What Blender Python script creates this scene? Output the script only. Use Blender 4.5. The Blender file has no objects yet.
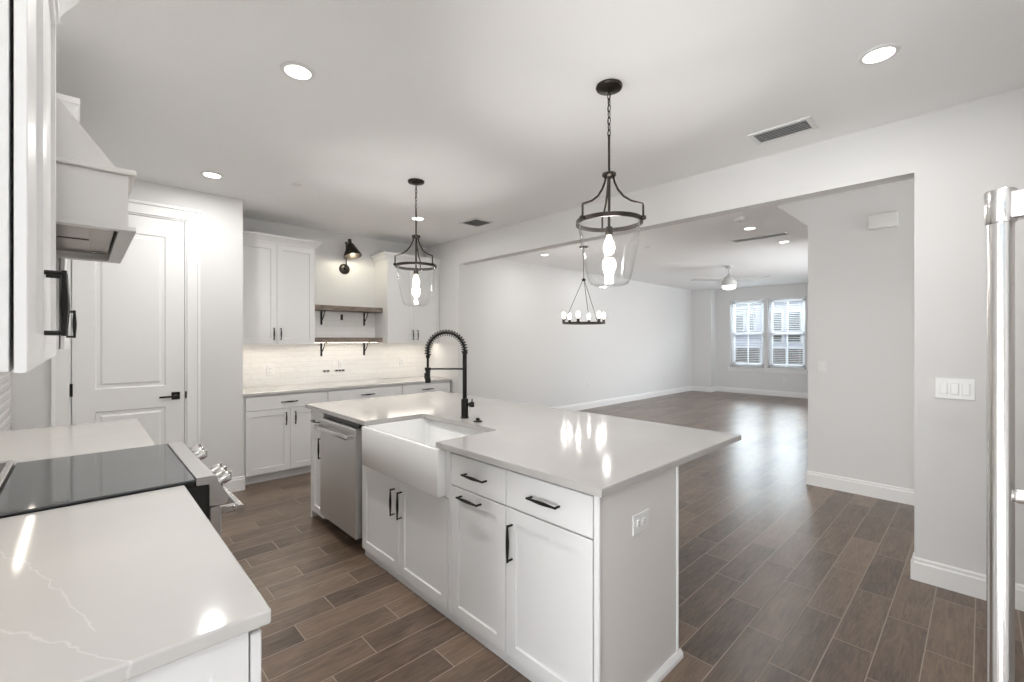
import bpy, bmesh, math, random
from mathutils import Vector, Matrix
random.seed(4)
S = bpy.context.scene
COL = S.collection
pi = math.pi

# ------------------------------------------------------------------ camera
cam_d = bpy.data.cameras.new('camera')
cam = bpy.data.objects.new('camera', cam_d)
COL.objects.link(cam)
cam.location = (0, 0, 1.44)
cam.rotation_euler = (math.radians(90), 0, math.radians(-43.7))
cam_d.sensor_width = 36
cam_d.lens = 36 * 450 / 1024
cam_d.shift_y = -1.5 / 1024
cam_d.clip_start = 0.02
S.camera = cam
# ------------------------------------------------------------------ view
S.view_settings.view_transform = 'Standard'
S.view_settings.look = 'None'
S.view_settings.gamma = 1
S.view_settings.use_curve_mapping = False
S.view_settings.exposure = 0.27
# ------------------------------------------------------------------ world
w = bpy.data.worlds.new('sky'); S.world = w; w.use_nodes = True
nt = w.node_tree
sky = nt.nodes.new('ShaderNodeTexSky')
sky.sky_type = 'NISHITA'; sky.sun_disc = False
sky.sun_elevation = math.radians(50); sky.sun_rotation = math.radians(200)
nt.links.new(sky.outputs[0], nt.nodes['Background'].inputs[0])
nt.nodes['Background'].inputs[1].default_value = 0.10
# ------------------------------------------------------------------ sun and added area lamps
def sun(name, d, e, ang):
    l = bpy.data.lights.new(name, 'SUN'); l.energy = e; l.angle = ang
    o = bpy.data.objects.new(name, l); COL.objects.link(o)
    o.rotation_euler = Vector(d).to_track_quat('-Z', 'Y').to_euler()
sun('sun', (0.55, 0.35, -0.75), 0.9, 0.02)
def area(name, loc, d, sx, sy, e, col=(1, 1, 1), spread=pi):
    l = bpy.data.lights.new(name, 'AREA'); l.shape = 'RECTANGLE'
    l.size = sx; l.size_y = sy; l.energy = e; l.color = col; l.spread = spread
    o = bpy.data.objects.new(name, l); COL.objects.link(o)
    o.location = loc; o.rotation_euler = Vector(d).to_track_quat('-Z', 'Y').to_euler()
    return o
# unseen area lamps, added to brighten the rooms as daylight would
area('fill_left', (-2.75, -0.25, 1.25), (1, 0, 0), 1.6, 2.2, 5, (0.95, 0.975, 1.0))  # added fill through the invented left opening
area('ceiling_fill_left', (-3.1, -0.2, 0.15), (1, 0.25, 0.75), 1.6, 1.8, 255, (0.97, 0.985, 1.0))  # unseen lamp tilted up, added to brighten the kitchen ceiling
area('fill_near', (-1.3, -1.7, 1.25), (0, 1, 0), 1.5, 2.2, 3, (0.97, 0.98, 1.0))  # weak added fill through the invented opening behind the camera
area('ceiling_fill_near', (-1.3, -1.9, 0.15), (0.25, 1, 0.75), 1.5, 1.6, 36, (0.97, 0.985, 1.0))  # second upward lamp, added to lift the ceiling from behind
area('street_fill_panel', (14.5, 3.88, 3.65), (-1, 0, -0.05), 4.0, 1.7, 850, (0.84, 0.93, 1.0))  # unseen panel above the windows, added for floor glare and brighter frames
area('floor_glare_panel', (21.4, 6.2, 4.75), (-1, -0.1, -0.1), 8.5, 2.8, 1150, (0.86, 0.95, 1.0))  # hovering panel out of view, added so the floor mirrors a bright sky
area('fill_side', (9.2, 0.3, 1.35), (0, 1, 0), 3.2, 1.8, 84, (0.96, 0.98, 1.0), 2.4)  # lamp added behind an invented opening to brighten the living room
area('fill_hall', (4.45, -2.3, 1.2), (0, 1, 0.3), 1.2, 2.0, 26, (1.0, 0.98, 0.95))  # lamp added at the unseen open end of the hall

# ------------------------------------------------------------------ materials
def mat(name, col, rough=0.5, metal=0.0, spec=0.5, coat=0.0):
    m = bpy.data.materials.new(name); m.use_nodes = True
    b = m.node_tree.nodes['Principled BSDF']
    b.inputs['Base Color'].default_value = (*col, 1)
    b.inputs['Roughness'].default_value = rough
    b.inputs['Metallic'].default_value = metal
    b.inputs['Specular IOR Level'].default_value = spec
    b.inputs['Coat Weight'].default_value = coat
    m.diffuse_color = (*col, 1)
    return m
def N(m, t, **k):
    n = m.node_tree.nodes.new(t)
    for a, b in k.items(): setattr(n, a, b)
    return n
def L(m, a, b): m.node_tree.links.new(a, b)
def B(m): return m.node_tree.nodes['Principled BSDF']
def bump(m, scale, strength, dist=0.001, detail=3, stretch=None):
    n = N(m, 'ShaderNodeTexNoise'); n.inputs['Scale'].default_value = scale; n.inputs['Detail'].default_value = detail
    co = N(m, 'ShaderNodeTexCoord'); mp = N(m, 'ShaderNodeMapping')
    if stretch: mp.inputs['Scale'].default_value = stretch
    L(m, co.outputs['Object'], mp.inputs[0]); L(m, mp.outputs[0], n.inputs['Vector'])
    b = N(m, 'ShaderNodeBump'); b.inputs['Strength'].default_value = strength; b.inputs['Distance'].default_value = dist
    L(m, n.outputs[0], b.inputs['Height']); L(m, b.outputs[0], B(m).inputs['Normal'])
    return n
def tint(m, scale, a, b, stretch=None, detail=4, fac=(0.35, 0.65)):
    n = N(m, 'ShaderNodeTexNoise'); n.inputs['Scale'].default_value = scale; n.inputs['Detail'].default_value = detail
    co = N(m, 'ShaderNodeTexCoord'); mp = N(m, 'ShaderNodeMapping')
    if stretch: mp.inputs['Scale'].default_value = stretch
    L(m, co.outputs['Object'], mp.inputs[0]); L(m, mp.outputs[0], n.inputs['Vector'])
    r = N(m, 'ShaderNodeValToRGB'); r.color_ramp.elements[0].position = fac[0]; r.color_ramp.elements[1].position = fac[1]
    r.color_ramp.elements[0].color = (*a, 1); r.color_ramp.elements[1].color = (*b, 1)
    L(m, n.outputs[0], r.inputs[0]); L(m, r.outputs[0], B(m).inputs['Base Color'])
    return r

WALL = mat('wall_paint', (0.74, 0.737, 0.732), 0.75); bump(WALL, 220, 0.12)
CEIL = mat('ceiling_paint', (0.93, 0.93, 0.928), 0.9); bump(CEIL, 130, 0.35, 0.002)
TRIM = mat('trim_paint', (0.86, 0.86, 0.85), 0.35); bump(TRIM, 60, 0.03)
CAB = mat('cabinet_paint', (0.77, 0.768, 0.765), 0.34); bump(CAB, 90, 0.02)
PANEL = mat('island_panel_paint', (0.74, 0.72, 0.70), 0.32); bump(PANEL, 90, 0.02)
HOODP = mat('hood_paint', (0.76, 0.745, 0.72), 0.45); bump(HOODP, 90, 0.02)
BLACK = mat('matte_black_metal', (0.018, 0.017, 0.016), 0.38, 0.6); bump(BLACK, 200, 0.03)
BRONZE = mat('dark_bronze_metal', (0.045, 0.038, 0.033), 0.35, 0.8); bump(BRONZE, 200, 0.05)
STEEL = mat('brushed_steel', (0.58, 0.57, 0.56), 0.3, 1.0); bump(STEEL, 40, 0.06, 0.001, 3, (1, 1, 40))
STEELB = mat('polished_steel', (0.70, 0.69, 0.68), 0.22, 1.0); bump(STEELB, 40, 0.02)
STEELD = mat('dishwasher_steel', (0.66, 0.65, 0.64), 0.42, 1.0); bump(STEELD, 30, 0.08, 0.001, 3, (1, 60, 1))
DARK = mat('dark_plastic', (0.012, 0.012, 0.012), 0.4); bump(DARK, 60, 0.02)
GLASSB = mat('black_ceramic_glass', (0.06, 0.065, 0.07), 0.06, 0, 0.9); bump(GLASSB, 3, 0.01)
CERAM = mat('white_fireclay', (0.87, 0.87, 0.86), 0.12, 0, 0.6, 0.4); bump(CERAM, 8, 0.01)
PLAST = mat('white_plastic', (0.79, 0.79, 0.78), 0.3); bump(PLAST, 60, 0.01)
OUTW = mat('white_vinyl', (0.88, 0.89, 0.90), 0.4); bump(OUTW, 60, 0.01)
LINER = mat('hood_liner_steel', (0.30, 0.26, 0.23), 0.3, 1.0); bump(LINER, 40, 0.05)
SHELF = mat('weathered_wood', (0.2, 0.15, 0.12), 0.6)
tint(SHELF, 14, (0.13, 0.10, 0.08), (0.30, 0.245, 0.20), (1, 8, 12)); bump(SHELF, 14, 0.2, 0.002, 4, (1, 8, 12))
HINGE = mat('zinc_hinge', (0.35, 0.35, 0.33), 0.35, 1.0); bump(HINGE, 60, 0.05)

VEINS = [((-0.22, 1.84), (-0.094, 1.561)), ((-0.094, 1.561), (-0.033, 1.339)), ((-0.033, 1.339), (0.016, 1.101)), ((-0.25, 1.39), (-0.107, 1.225)), ((-0.107, 1.225), (-0.015, 1.086)), ((-0.015, 1.086), (0.07, 0.94))]
def quartz(name, base, veins=(), strength=0.5):
    m = mat(name, base, 0.09, 0, 0.5)
    geo = N(m, 'ShaderNodeNewGeometry')
    nz = N(m, 'ShaderNodeTexNoise'); nz.inputs['Scale'].default_value = 9; nz.inputs['Detail'].default_value = 6
    L(m, geo.outputs['Position'], nz.inputs['Vector'])
    mx = N(m, 'ShaderNodeVectorMath', operation='MULTIPLY_ADD'); mx.inputs[1].default_value = (0.07, 0.07, 0)
    L(m, nz.outputs['Color'], mx.inputs[0]); L(m, geo.outputs['Position'], mx.inputs[2])
    sp = N(m, 'ShaderNodeSeparateXYZ'); L(m, mx.outputs[0], sp.inputs[0])
    def ma(op, a, b=None):
        n = N(m, 'ShaderNodeMath', operation=op)
        for i, v in enumerate((a, b)):
            if v is None: continue
            if isinstance(v, (int, float)): n.inputs[i].default_value = v
            else: L(m, v, n.inputs[i])
        return n.outputs[0]
    tot = None
    for (ax_, ay_), (bx_, by_) in veins:
        ax_ += 0.035; ay_ += 0.035; bx_ += 0.035; by_ += 0.035
        dx, dy = bx_ - ax_, by_ - ay_; ln = math.hypot(dx, dy); dx /= ln; dy /= ln
        px = ma('SUBTRACT', sp.outputs[0], ax_); py = ma('SUBTRACT', sp.outputs[1], ay_)
        d = ma('ABSOLUTE', ma('SUBTRACT', ma('MULTIPLY', px, dy), ma('MULTIPLY', py, dx)))
        t_ = ma('ADD', ma('MULTIPLY', px, dx), ma('MULTIPLY', py, dy))
        line = ma('MAXIMUM', ma('SUBTRACT', 1.0, ma('DIVIDE', d, 0.0028)), 0.0)
        ends = ma('MULTIPLY', ma('GREATER_THAN', t_, 0.0), ma('LESS_THAN', t_, ln))
        v = ma('MULTIPLY', line, ends)
        tot = v if tot is None else ma('MAXIMUM', tot, v)
    n2 = N(m, 'ShaderNodeTexNoise'); n2.inputs['Scale'].default_value = 3; n2.inputs['Detail'].default_value = 5; L(m, geo.outputs['Position'], n2.inputs['Vector'])
    r2 = N(m, 'ShaderNodeValToRGB'); r2.color_ramp.elements[0].position = 0.35; r2.color_ramp.elements[1].position = 0.65
    r2.color_ramp.elements[0].color = (*[c * 0.975 for c in base], 1); r2.color_ramp.elements[1].color = (*[min(1, c * 1.025) for c in base], 1)
    L(m, n2.outputs[0], r2.inputs[0])
    if tot is None: L(m, r2.outputs[0], B(m).inputs['Base Color']); return m
    mix = N(m, 'ShaderNodeMixRGB'); L(m, r2.outputs[0], mix.inputs[1]); mix.inputs[2].default_value = (0.88, 0.87, 0.85, 1)
    L(m, ma('MULTIPLY', tot, strength), mix.inputs[0]); L(m, mix.outputs[0], B(m).inputs['Base Color'])
    return m
QUARTZ = quartz('veined_quartz', (0.56, 0.548, 0.53), VEINS, 0.3)
QUARTZI = quartz('island_quartz', (0.46, 0.445, 0.43))

def floor_mat():
    m = mat('wood_look_tile', (0.2, 0.15, 0.12), 0.3, 0, 0.75)
    PW, PL = 0.158, 0.617
    geo = N(m, 'ShaderNodeNewGeometry'); sp = N(m, 'ShaderNodeSeparateXYZ'); L(m, geo.outputs['Position'], sp.inputs[0])
    def ma(op, a, b=None, c=None):
        n = N(m, 'ShaderNodeMath', operation=op)
        for i, v in enumerate((a, b, c)):
            if v is None: continue
            if isinstance(v, (int, float)): n.inputs[i].default_value = v
            else: L(m, v, n.inputs[i])
        return n.outputs[0]
    yr = ma('DIVIDE', ma('SUBTRACT', sp.outputs[1], 0.66), PW)
    row = ma('FLOOR', yr); fy = ma('SUBTRACT', yr, row)
    xr = ma('DIVIDE', ma('SUBTRACT', ma('SUBTRACT', sp.outputs[0], 2.42), ma('MULTIPLY', row, PL / 3)), PL)
    colm = ma('FLOOR', xr); fx = ma('SUBTRACT', xr, colm)
    dy = ma('MULTIPLY', ma('MINIMUM', fy, ma('SUBTRACT', 1.0, fy)), PW)
    dx = ma('MULTIPLY', ma('MINIMUM', fx, ma('SUBTRACT', 1.0, fx)), PL)
    dist = ma('MINIMUM', dx, dy)
    grout = ma('LESS_THAN', dist, 0.0023)
    cb = N(m, 'ShaderNodeCombineXYZ'); L(m, row, cb.inputs[0]); L(m, colm, cb.inputs[1])
    wn = N(m, 'ShaderNodeTexWhiteNoise', noise_dimensions='3D'); L(m, cb.outputs[0], wn.inputs['Vector'])
    # grain: stretched along x, offset by plank
    off = N(m, 'ShaderNodeVectorMath', operation='MULTIPLY_ADD'); L(m, wn.outputs['Color'], off.inputs[0])
    off.inputs[1].default_value = (7, 5, 3); L(m, geo.outputs['Position'], off.inputs[2])
    mp = N(m, 'ShaderNodeMapping'); mp.inputs['Scale'].default_value = (1.5, 13, 1); L(m, off.outputs[0], mp.inputs[0])
    g1 = N(m, 'ShaderNodeTexNoise'); g1.inputs['Scale'].default_value = 3.2; g1.inputs['Detail'].default_value = 8
    g1.inputs['Roughness'].default_value = 0.65; g1.inputs['Distortion'].default_value = 1.6; L(m, mp.outputs[0], g1.inputs['Vector'])
    mp2 = N(m, 'ShaderNodeMapping'); mp2.inputs['Scale'].default_value = (2.2, 5.5, 1); L(m, off.outputs[0], mp2.inputs[0])
    g2 = N(m, 'ShaderNodeTexNoise'); g2.inputs['Scale'].default_value = 1.8; g2.inputs['Detail'].default_value = 3; L(m, mp2.outputs[0], g2.inputs['Vector'])
    mixv = ma('ADD', ma('MULTIPLY', g1.outputs[0], 0.62), ma('ADD', ma('MULTIPLY', wn.outputs['Value'], 0.20), ma('MULTIPLY', g2.outputs[0], 0.25)))
    rp = N(m, 'ShaderNodeValToRGB'); L(m, mixv, rp.inputs[0])
    e = rp.color_ramp.elements
    e[0].position = 0.36; e[0].color = (0.060, 0.037, 0.024, 1)
    e[1].position = 0.74; e[1].color = (0.255, 0.177, 0.122, 1)
    k = e.new(0.53); k.color = (0.145, 0.097, 0.066, 1)
    mix = N(m, 'ShaderNodeMixRGB'); L(m, grout, mix.inputs[0]); L(m, rp.outputs[0], mix.inputs[1]); mix.inputs[2].default_value = (0.38, 0.315, 0.255, 1)
    L(m, mix.outputs[0], B(m).inputs['Base Color'])
    rr = ma('ADD', ma('MULTIPLY', grout, 0.4), 0.29)
    L(m, rr, B(m).inputs['Roughness'])
    bp = N(m, 'ShaderNodeBump'); bp.inputs['Strength'].default_value = 0.3; bp.inputs['Distance'].default_value = 0.0012
    hh = ma('MULTIPLY', ma('MINIMUM', dist, 0.004), 250)
    L(m, hh, bp.inputs['Height']); L(m, bp.outputs[0], B(m).inputs['Normal'])
    return m
FLOOR = floor_mat()

def tile_mat(name, axis):
    m = mat(name, (0.86, 0.85, 0.83), 0.12)
    geo = N(m, 'ShaderNodeNewGeometry'); sp = N(m, 'ShaderNodeSeparateXYZ'); L(m, geo.outputs['Position'], sp.inputs[0])
    cb = N(m, 'ShaderNodeCombineXYZ'); L(m, sp.outputs[axis], cb.inputs[0]); L(m, sp.outputs[2], cb.inputs[1])
    br = N(m, 'ShaderNodeTexBrick'); br.inputs['Scale'].default_value = 1
    br.inputs['Brick Width'].default_value = 0.30; br.inputs['Row Height'].default_value = 0.062; br.inputs['Mortar Size'].default_value = 0.0016
    br.inputs['Color1'].default_value = (0.86, 0.85, 0.83, 1); br.inputs['Color2'].default_value = (0.83, 0.82, 0.80, 1)
    br.inputs['Mortar'].default_value = (0.72, 0.70, 0.67, 1)
    L(m, cb.outputs[0], br.inputs['Vector']); L(m, br.outputs['Color'], B(m).inputs['Base Color'])
    nz = N(m, 'ShaderNodeTexNoise'); nz.inputs['Scale'].default_value = 14
    mp = N(m, 'ShaderNodeMapping'); mp.inputs['Scale'].default_value = (1, 2.4, 1); L(m, cb.outputs[0], mp.inputs[0]); L(m, mp.outputs[0], nz.inputs['Vector'])
    bp = N(m, 'ShaderNodeBump'); bp.inputs['Strength'].default_value = 0.5; bp.inputs['Distance'].default_value = 0.004
    L(m, nz.outputs[0], bp.inputs['Height']); L(m, bp.outputs[0], B(m).inputs['Normal'])
    return m
TILEX = tile_mat('glazed_tile_back', 0)
TILEY = tile_mat('glazed_tile_side', 1)

def emit(name, col, s):
    m = bpy.data.materials.new(name); m.use_nodes = True; t = m.node_tree; t.nodes.clear()
    e = t.nodes.new('ShaderNodeEmission'); o = t.nodes.new('ShaderNodeOutputMaterial')
    e.inputs[0].default_value = (*col, 1); e.inputs[1].default_value = s; t.links.new(e.outputs[0], o.inputs[0])
    return m
def glow_glass(name, col, s):
    m = emit(name, col, s); t = m.node_tree
    e = [n for n in t.nodes if n.type == 'EMISSION'][0]; o = [n for n in t.nodes if n.type == 'OUTPUT_MATERIAL'][0]
    tr = t.nodes.new('ShaderNodeBsdfTransparent'); ad = t.nodes.new('ShaderNodeAddShader')
    t.links.new(e.outputs[0], ad.inputs[0]); t.links.new(tr.outputs[0], ad.inputs[1]); t.links.new(ad.outputs[0], o.inputs[0])
    return m
E_CAN = emit('lit_downlight_lens', (1.0, 0.96, 0.90), 6)
E_BULB = glow_glass('lit_bulb', (1.0, 0.88, 0.70), 2.5)
E_FAN = emit('lit_fan_lens', (1.0, 0.97, 0.92), 3)
E_LED = emit('lit_led_strip', (1.0, 0.90, 0.78), 6)
E_BULBC = glow_glass('lit_candle_bulb', (1.0, 0.92, 0.80), 3)

def clear_glass(name, tintc, boost):
    m = bpy.data.materials.new(name); m.use_nodes = True; t = m.node_tree; t.nodes.clear()
    o = t.nodes.new('ShaderNodeOutputMaterial'); mx = t.nodes.new('ShaderNodeMixShader')
    tr = t.nodes.new('ShaderNodeBsdfTransparent'); gl = t.nodes.new('ShaderNodeBsdfGlossy')
    tr.inputs[0].default_value = (*tintc, 1); gl.inputs['Roughness'].default_value = 0.03
    lw = t.nodes.new('ShaderNodeLayerWeight'); lw.inputs[0].default_value = 0.5
    pw = t.nodes.new('ShaderNodeMath'); pw.operation = 'POWER'; pw.inputs[1].default_value = 3.2
    ml = t.nodes.new('ShaderNodeMath'); ml.operation = 'MULTIPLY_ADD'; ml.inputs[1].default_value = boost; ml.inputs[2].default_value = 0.035
    t.links.new(lw.outputs['Facing'], pw.inputs[0]); t.links.new(pw.outputs[0], ml.inputs[0]); t.links.new(ml.outputs[0], mx.inputs[0]); t.links.new(tr.outputs[0], mx.inputs[1]); t.links.new(gl.outputs[0], mx.inputs[2])
    t.links.new(mx.outputs[0], o.inputs[0])
    return m
GLASS = clear_glass('clear_glass', (0.99, 0.995, 0.995), 0.95)
PANE = clear_glass('window_glass', (0.97, 0.98, 0.98), 0.4)

# ------------------------------------------------------------------ mesh builder
class MB:
    def __init__(s, o=(0, 0, 0), a=(1, 0, 0), n=(0, 1, 0)):
        s.bm = bmesh.new(); s.frame(o, a, n)
    def frame(s, o=(0, 0, 0), a=(1, 0, 0), n=(0, 1, 0)):
        s.o = Vector(o); s.a = Vector(a); s.n = Vector(n); return s
    def p(s, u, w, v): return s.o + s.a * u + s.n * w + Vector((0, 0, v))
    def box(s, x0, x1, y0, y1, z0, z1, bev=0.0, seg=1):
        vs = [s.bm.verts.new(s.p(x, y, z)) for z in (z0, z1) for x, y in ((x0, y0), (x1, y0), (x1, y1), (x0, y1))]
        fs = [s.bm.faces.new([vs[i] for i in f]) for f in ((0, 1, 2, 3), (4, 7, 6, 5), (0, 4, 5, 1), (1, 5, 6, 2), (2, 6, 7, 3), (3, 7, 4, 0))]
        if bev > 0:
            es = list({e for f in fs for e in f.edges})
            bmesh.ops.bevel(s.bm, geom=es, offset=bev, segments=seg, affect='EDGES', profile=0.5)
        return s
    def quad(s, *pts):
        s.bm.faces.new([s.bm.verts.new(s.p(*q)) for q in pts]); return s
    def prism(s, poly, w0, w1, plane='uv'):
        def P(a, b, c):
            return s.p(a, c, b) if plane == 'uv' else (s.p(c, a, b) if plane == 'wv' else s.p(a, b, c))
        A = [s.bm.verts.new(P(a, b, w0)) for a, b in poly]; Bv = [s.bm.verts.new(P(a, b, w1)) for a, b in poly]
        n = len(poly)
        s.bm.faces.new(A); s.bm.faces.new(Bv[::-1])
        for i in range(n): s.bm.faces.new([A[i], A[(i + 1) % n], Bv[(i + 1) % n], Bv[i]])
        return s
    def tube(s, pts, r, seg=10, cap=True, closed=False):
        pts = [s.p(*q) for q in pts]; n = len(pts)
        rs = r if isinstance(r, (list, tuple)) else [r] * n
        rings = []; up = None
        for i, q in enumerate(pts):
            if closed: t = pts[(i + 1) % n] - pts[i - 1]
            else: t = pts[min(i + 1, n - 1)] - pts[max(i - 1, 0)]
            t.normalize()
            if up is None:
                up = t.orthogonal().normalized()
            else:
                up = (up - t * up.dot(t))
                up = up.normalized() if up.length > 1e-6 else t.orthogonal().normalized()
            b = t.cross(up)
            rings.append([s.bm.verts.new(q + (up * math.cos(2 * pi * k / seg) + b * math.sin(2 * pi * k / seg)) * rs[i]) for k in range(seg)])
        m = n if closed else n - 1
        for i in range(m):
            A, C = rings[i], rings[(i + 1) % n]
            for k in range(seg): s.bm.faces.new([A[k], A[(k + 1) % seg], C[(k + 1) % seg], C[k]])
        if cap and not closed:
            s.bm.faces.new(rings[0][::-1]); s.bm.faces.new(rings[-1])
        return s
    def lathe(s, prof, c=(0, 0, 0), axis=(0, 0, 1), seg=32, capped=True):
        c = s.p(*c); ax = (s.a * axis[0] + s.n * axis[1] + Vector((0, 0, 1)) * axis[2]).normalized()
        u = ax.orthogonal().normalized(); v = ax.cross(u)
        R = [[s.bm.verts.new(c + ax * h + (u * math.cos(2 * pi * k / seg) + v * math.sin(2 * pi * k / seg)) * max(r, 1e-5)) for k in range(seg)] for r, h in prof]
        for A, C in zip(R, R[1:]):
            for k in range(seg): s.bm.faces.new([A[k], A[(k + 1) % seg], C[(k + 1) % seg], C[k]])
        if capped: s.bm.faces.new(R[0][::-1]); s.bm.faces.new(R[-1])
        return s
    def shaker(s, u0, u1, v0, v1, w0=0.0, t=0.02, fr=0.057, dp=0.009):
        def ring(i, w, sl=0): return [s.bm.verts.new(s.p(x, w, z)) for x, z in ((u0 + i, v0 + i), (u1 - i, v0 + i), (u1 - i, v1 - i), (u0 + i, v1 - i))]
        rs = [ring(0, w0), ring(0, w0 + t - 0.0015), ring(0.0015, w0 + t), ring(fr, w0 + t), ring(fr + 0.003, w0 + t - dp)]
        s.bm.faces.new(rs[0][::-1])
        for A, C in zip(rs, rs[1:]):
            for k in range(4): s.bm.faces.new([A[k], A[(k + 1) % 4], C[(k + 1) % 4], C[k]])
        s.bm.faces.new(rs[-1]); return s
    def done(s, name, m, parent=None, smooth=None):
        bmesh.ops.recalc_face_normals(s.bm, faces=s.bm.faces[:])
        me = bpy.data.meshes.new(name); s.bm.to_mesh(me); s.bm.free()
        me.materials.append(m)
        if smooth:
            for f in me.polygons: f.use_smooth = True
            me.set_sharp_from_angle(angle=math.radians(smooth if smooth is not True else 40))
        o = bpy.data.objects.new(name, me); COL.objects.link(o)
        if parent: o.parent = parent
        return o
def tag(o, label=None, cat=None, group=None, kind=None):
    if label: o['label'] = label
    if cat: o['category'] = cat
    if group: o['group'] = group
    if kind: o['kind'] = kind
    return o
def thing(name, label, cat, loc=(0, 0, 0), group=None):
    # the empty stands at the thing's base; parts are authored in world space
    o = bpy.data.objects.new(name, None); COL.objects.link(o); o.location = loc
    o.empty_display_size = 0.05
    return tag(o, label, cat, group)
def part(mb, name, m, parent, smooth=None, label=None):
    o = mb.done(name, m, None, smooth); o.parent = parent
    r = parent
    base = Vector((0, 0, 0))
    while r is not None:
        base += r.location; r = r.parent
    # keep world position: shift mesh so that the parent's offset cancels
    o.location = -base
    if label: o['label'] = label
    return o
def struct(mb, name, m, parent=None, smooth=None):
    o = mb.done(name, m, parent, smooth)
    if not parent: o['kind'] = 'structure'
    return o

# ------------------------------------------------------------------ room shell
CZ, LZ = 2.78, 2.83          # kitchen and living room ceiling heights
struct(MB().box(-2.8, 13.1, -2.4, 5.85, -0.12, 0), 'floor', FLOOR)
struct(MB().box(-2.7, 3.62, -1.1, 5.75, CZ, CZ + 0.14), 'ceiling', CEIL)
struct(MB().box(3.62, 13.0, -2.3, 5.85, LZ, LZ + 0.14), 'ceiling', CEIL)
# left wall (counter run) and its return to the unseen nook
struct(MB().box(-0.505, -0.385, 0.75, 5.02, 0, CZ), 'wall_left', WALL)
b = MB().box(-2.6, -0.505, 0.75, 0.87, 0, CZ)
struct(b, 'wall_nook', WALL)
# unseen wall behind the camera on the left, opening invented for the fill lamps
b = MB(); b.box(-2.6, -2.48, -1.0, 0.75, 2.35, CZ); b.box(-2.6, -2.48, 0.65, 0.75, 0, 2.35)
struct(b, 'wall_fill_opening', WALL)
b = MB(); b.box(-2.6, -2.1, -1.1, -1.0, 0, CZ); b.box(-0.5, 3.62, -1.1, -1.0, 0, CZ); b.box(-2.1, -0.5, -1.1, -1.0, 2.35, CZ)  # opening here is invented too, for the near fill lamps
struct(b, 'wall_near', WALL)
for i, (x0, x1, y0, y1) in enumerate(((-2.57, -2.52, -1.0, 0.65), (-2.1, -0.5, -1.07, -1.02))):
    f = MB()
    if i == 0:
        for ya in (y0, (y0 + y1) / 2 - 0.03, y1 - 0.06): f.box(x0, x1, ya, ya + 0.06, 0, 2.35, 0.003)
        f.box(x0, x1, y0, y1, 0, 0.08, 0.003); f.box(x0, x1, y0, y1, 2.28, 2.35, 0.003)
    else:
        for xa in (x0, (x0 + x1) / 2 - 0.03, x1 - 0.06): f.box(xa, xa + 0.06, y0, y1, 0, 2.35, 0.003)
        f.box(x0, x1, y0, y1, 0, 0.08, 0.003); f.box(x0, x1, y0, y1, 2.28, 2.35, 0.003)
    d = struct(f, 'door_%d' % (i + 2), TRIM)  # frames of the two invented openings
# pantry wall with door opening, and its return beside the back counter
DX0, DX1, DZ = -0.056, 0.656, 2.48
b = MB(); b.box(-0.385, DX0 - 0.02, 4.9, 5.02, 0, CZ); b.box(DX1 + 0.02, 1.115, 4.9, 5.02, 0, CZ); b.box(DX0 - 0.02, DX1 + 0.02, 4.9, 5.02, DZ + 0.02, CZ)
struct(b, 'wall_pantry', WALL)
struct(MB().box(1.0, 1.115, 5.02, 5.72, 0, CZ), 'wall_alcove', WALL)
struct(MB().box(-0.5, 1.0, 5.6, 5.72, 0, CZ), 'wall_closet', WALL)
struct(MB().box(1.115, 3.74, 5.6, 5.72, 0, CZ), 'wall_back', WALL)
struct(MB().box(3.74, 12.8, 5.69, 5.81, 0, LZ), 'wall_living', WALL)
# partition wall with the wide opening to the living room
JL, JR, HZ = 4.82, 0.285, 2.445
b = MB(); b.box(3.62, 3.75, JL, 5.6, 0, LZ); b.box(3.62, 3.75, -1.0, JR, 0, LZ); b.box(3.62, 3.75, JR, JL, HZ, LZ)
struct(b, 'wall_right', WALL)
# hall wall with a chamfered gusset at the ceiling
b = MB(); b.prism([(-2.2, 0), (1.205, 0), (1.205, 2.57), (1.49, LZ), (-2.2, LZ)], 5.23, 5.35, 'wv')
struct(b, 'wall_hall', WALL)
struct(MB().box(3.75, 5.23, -2.3, -2.2, 0, 0.1), 'trim_threshold', TRIM)
struct(MB().box(3.62, 3.75, -2.3, -1.0, 0, LZ), 'wall_entry', WALL)
b = MB(); b.box(5.35, 7.6, 1.085, 1.205, 0, LZ); b.box(10.8, 12.8, 1.085, 1.205, 0, LZ); b.box(7.6, 10.8, 1.085, 1.205, 2.5, LZ); b.box(7.6, 10.8, 1.085, 1.205, 0, 0.5)  # hidden opening invented to let the added side lamp in
struct(b, 'wall_side', WALL)
# street wall with two windows
W1, W2, WZ0, WZ1 = (3.93, 4.77), (3.0, 3.84), 0.70, 2.50
b = MB(); b.box(12.8, 13.0, 1.2, W2[0], 0, LZ); b.box(12.8, 13.0, W2[1], W1[0], 0, LZ); b.box(12.8, 13.0, W1[1], 5.81, 0, LZ)
for a in (W1, W2): b.box(12.8, 13.0, a[0], a[1], 0, WZ0); b.box(12.8, 13.0, a[0], a[1], WZ1, LZ)
struct(b, 'wall_street', WALL)
struct(MB().box(12.45, 12.8, 5.145, 5.69, 0, LZ), 'wall_pilaster', WALL)

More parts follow.
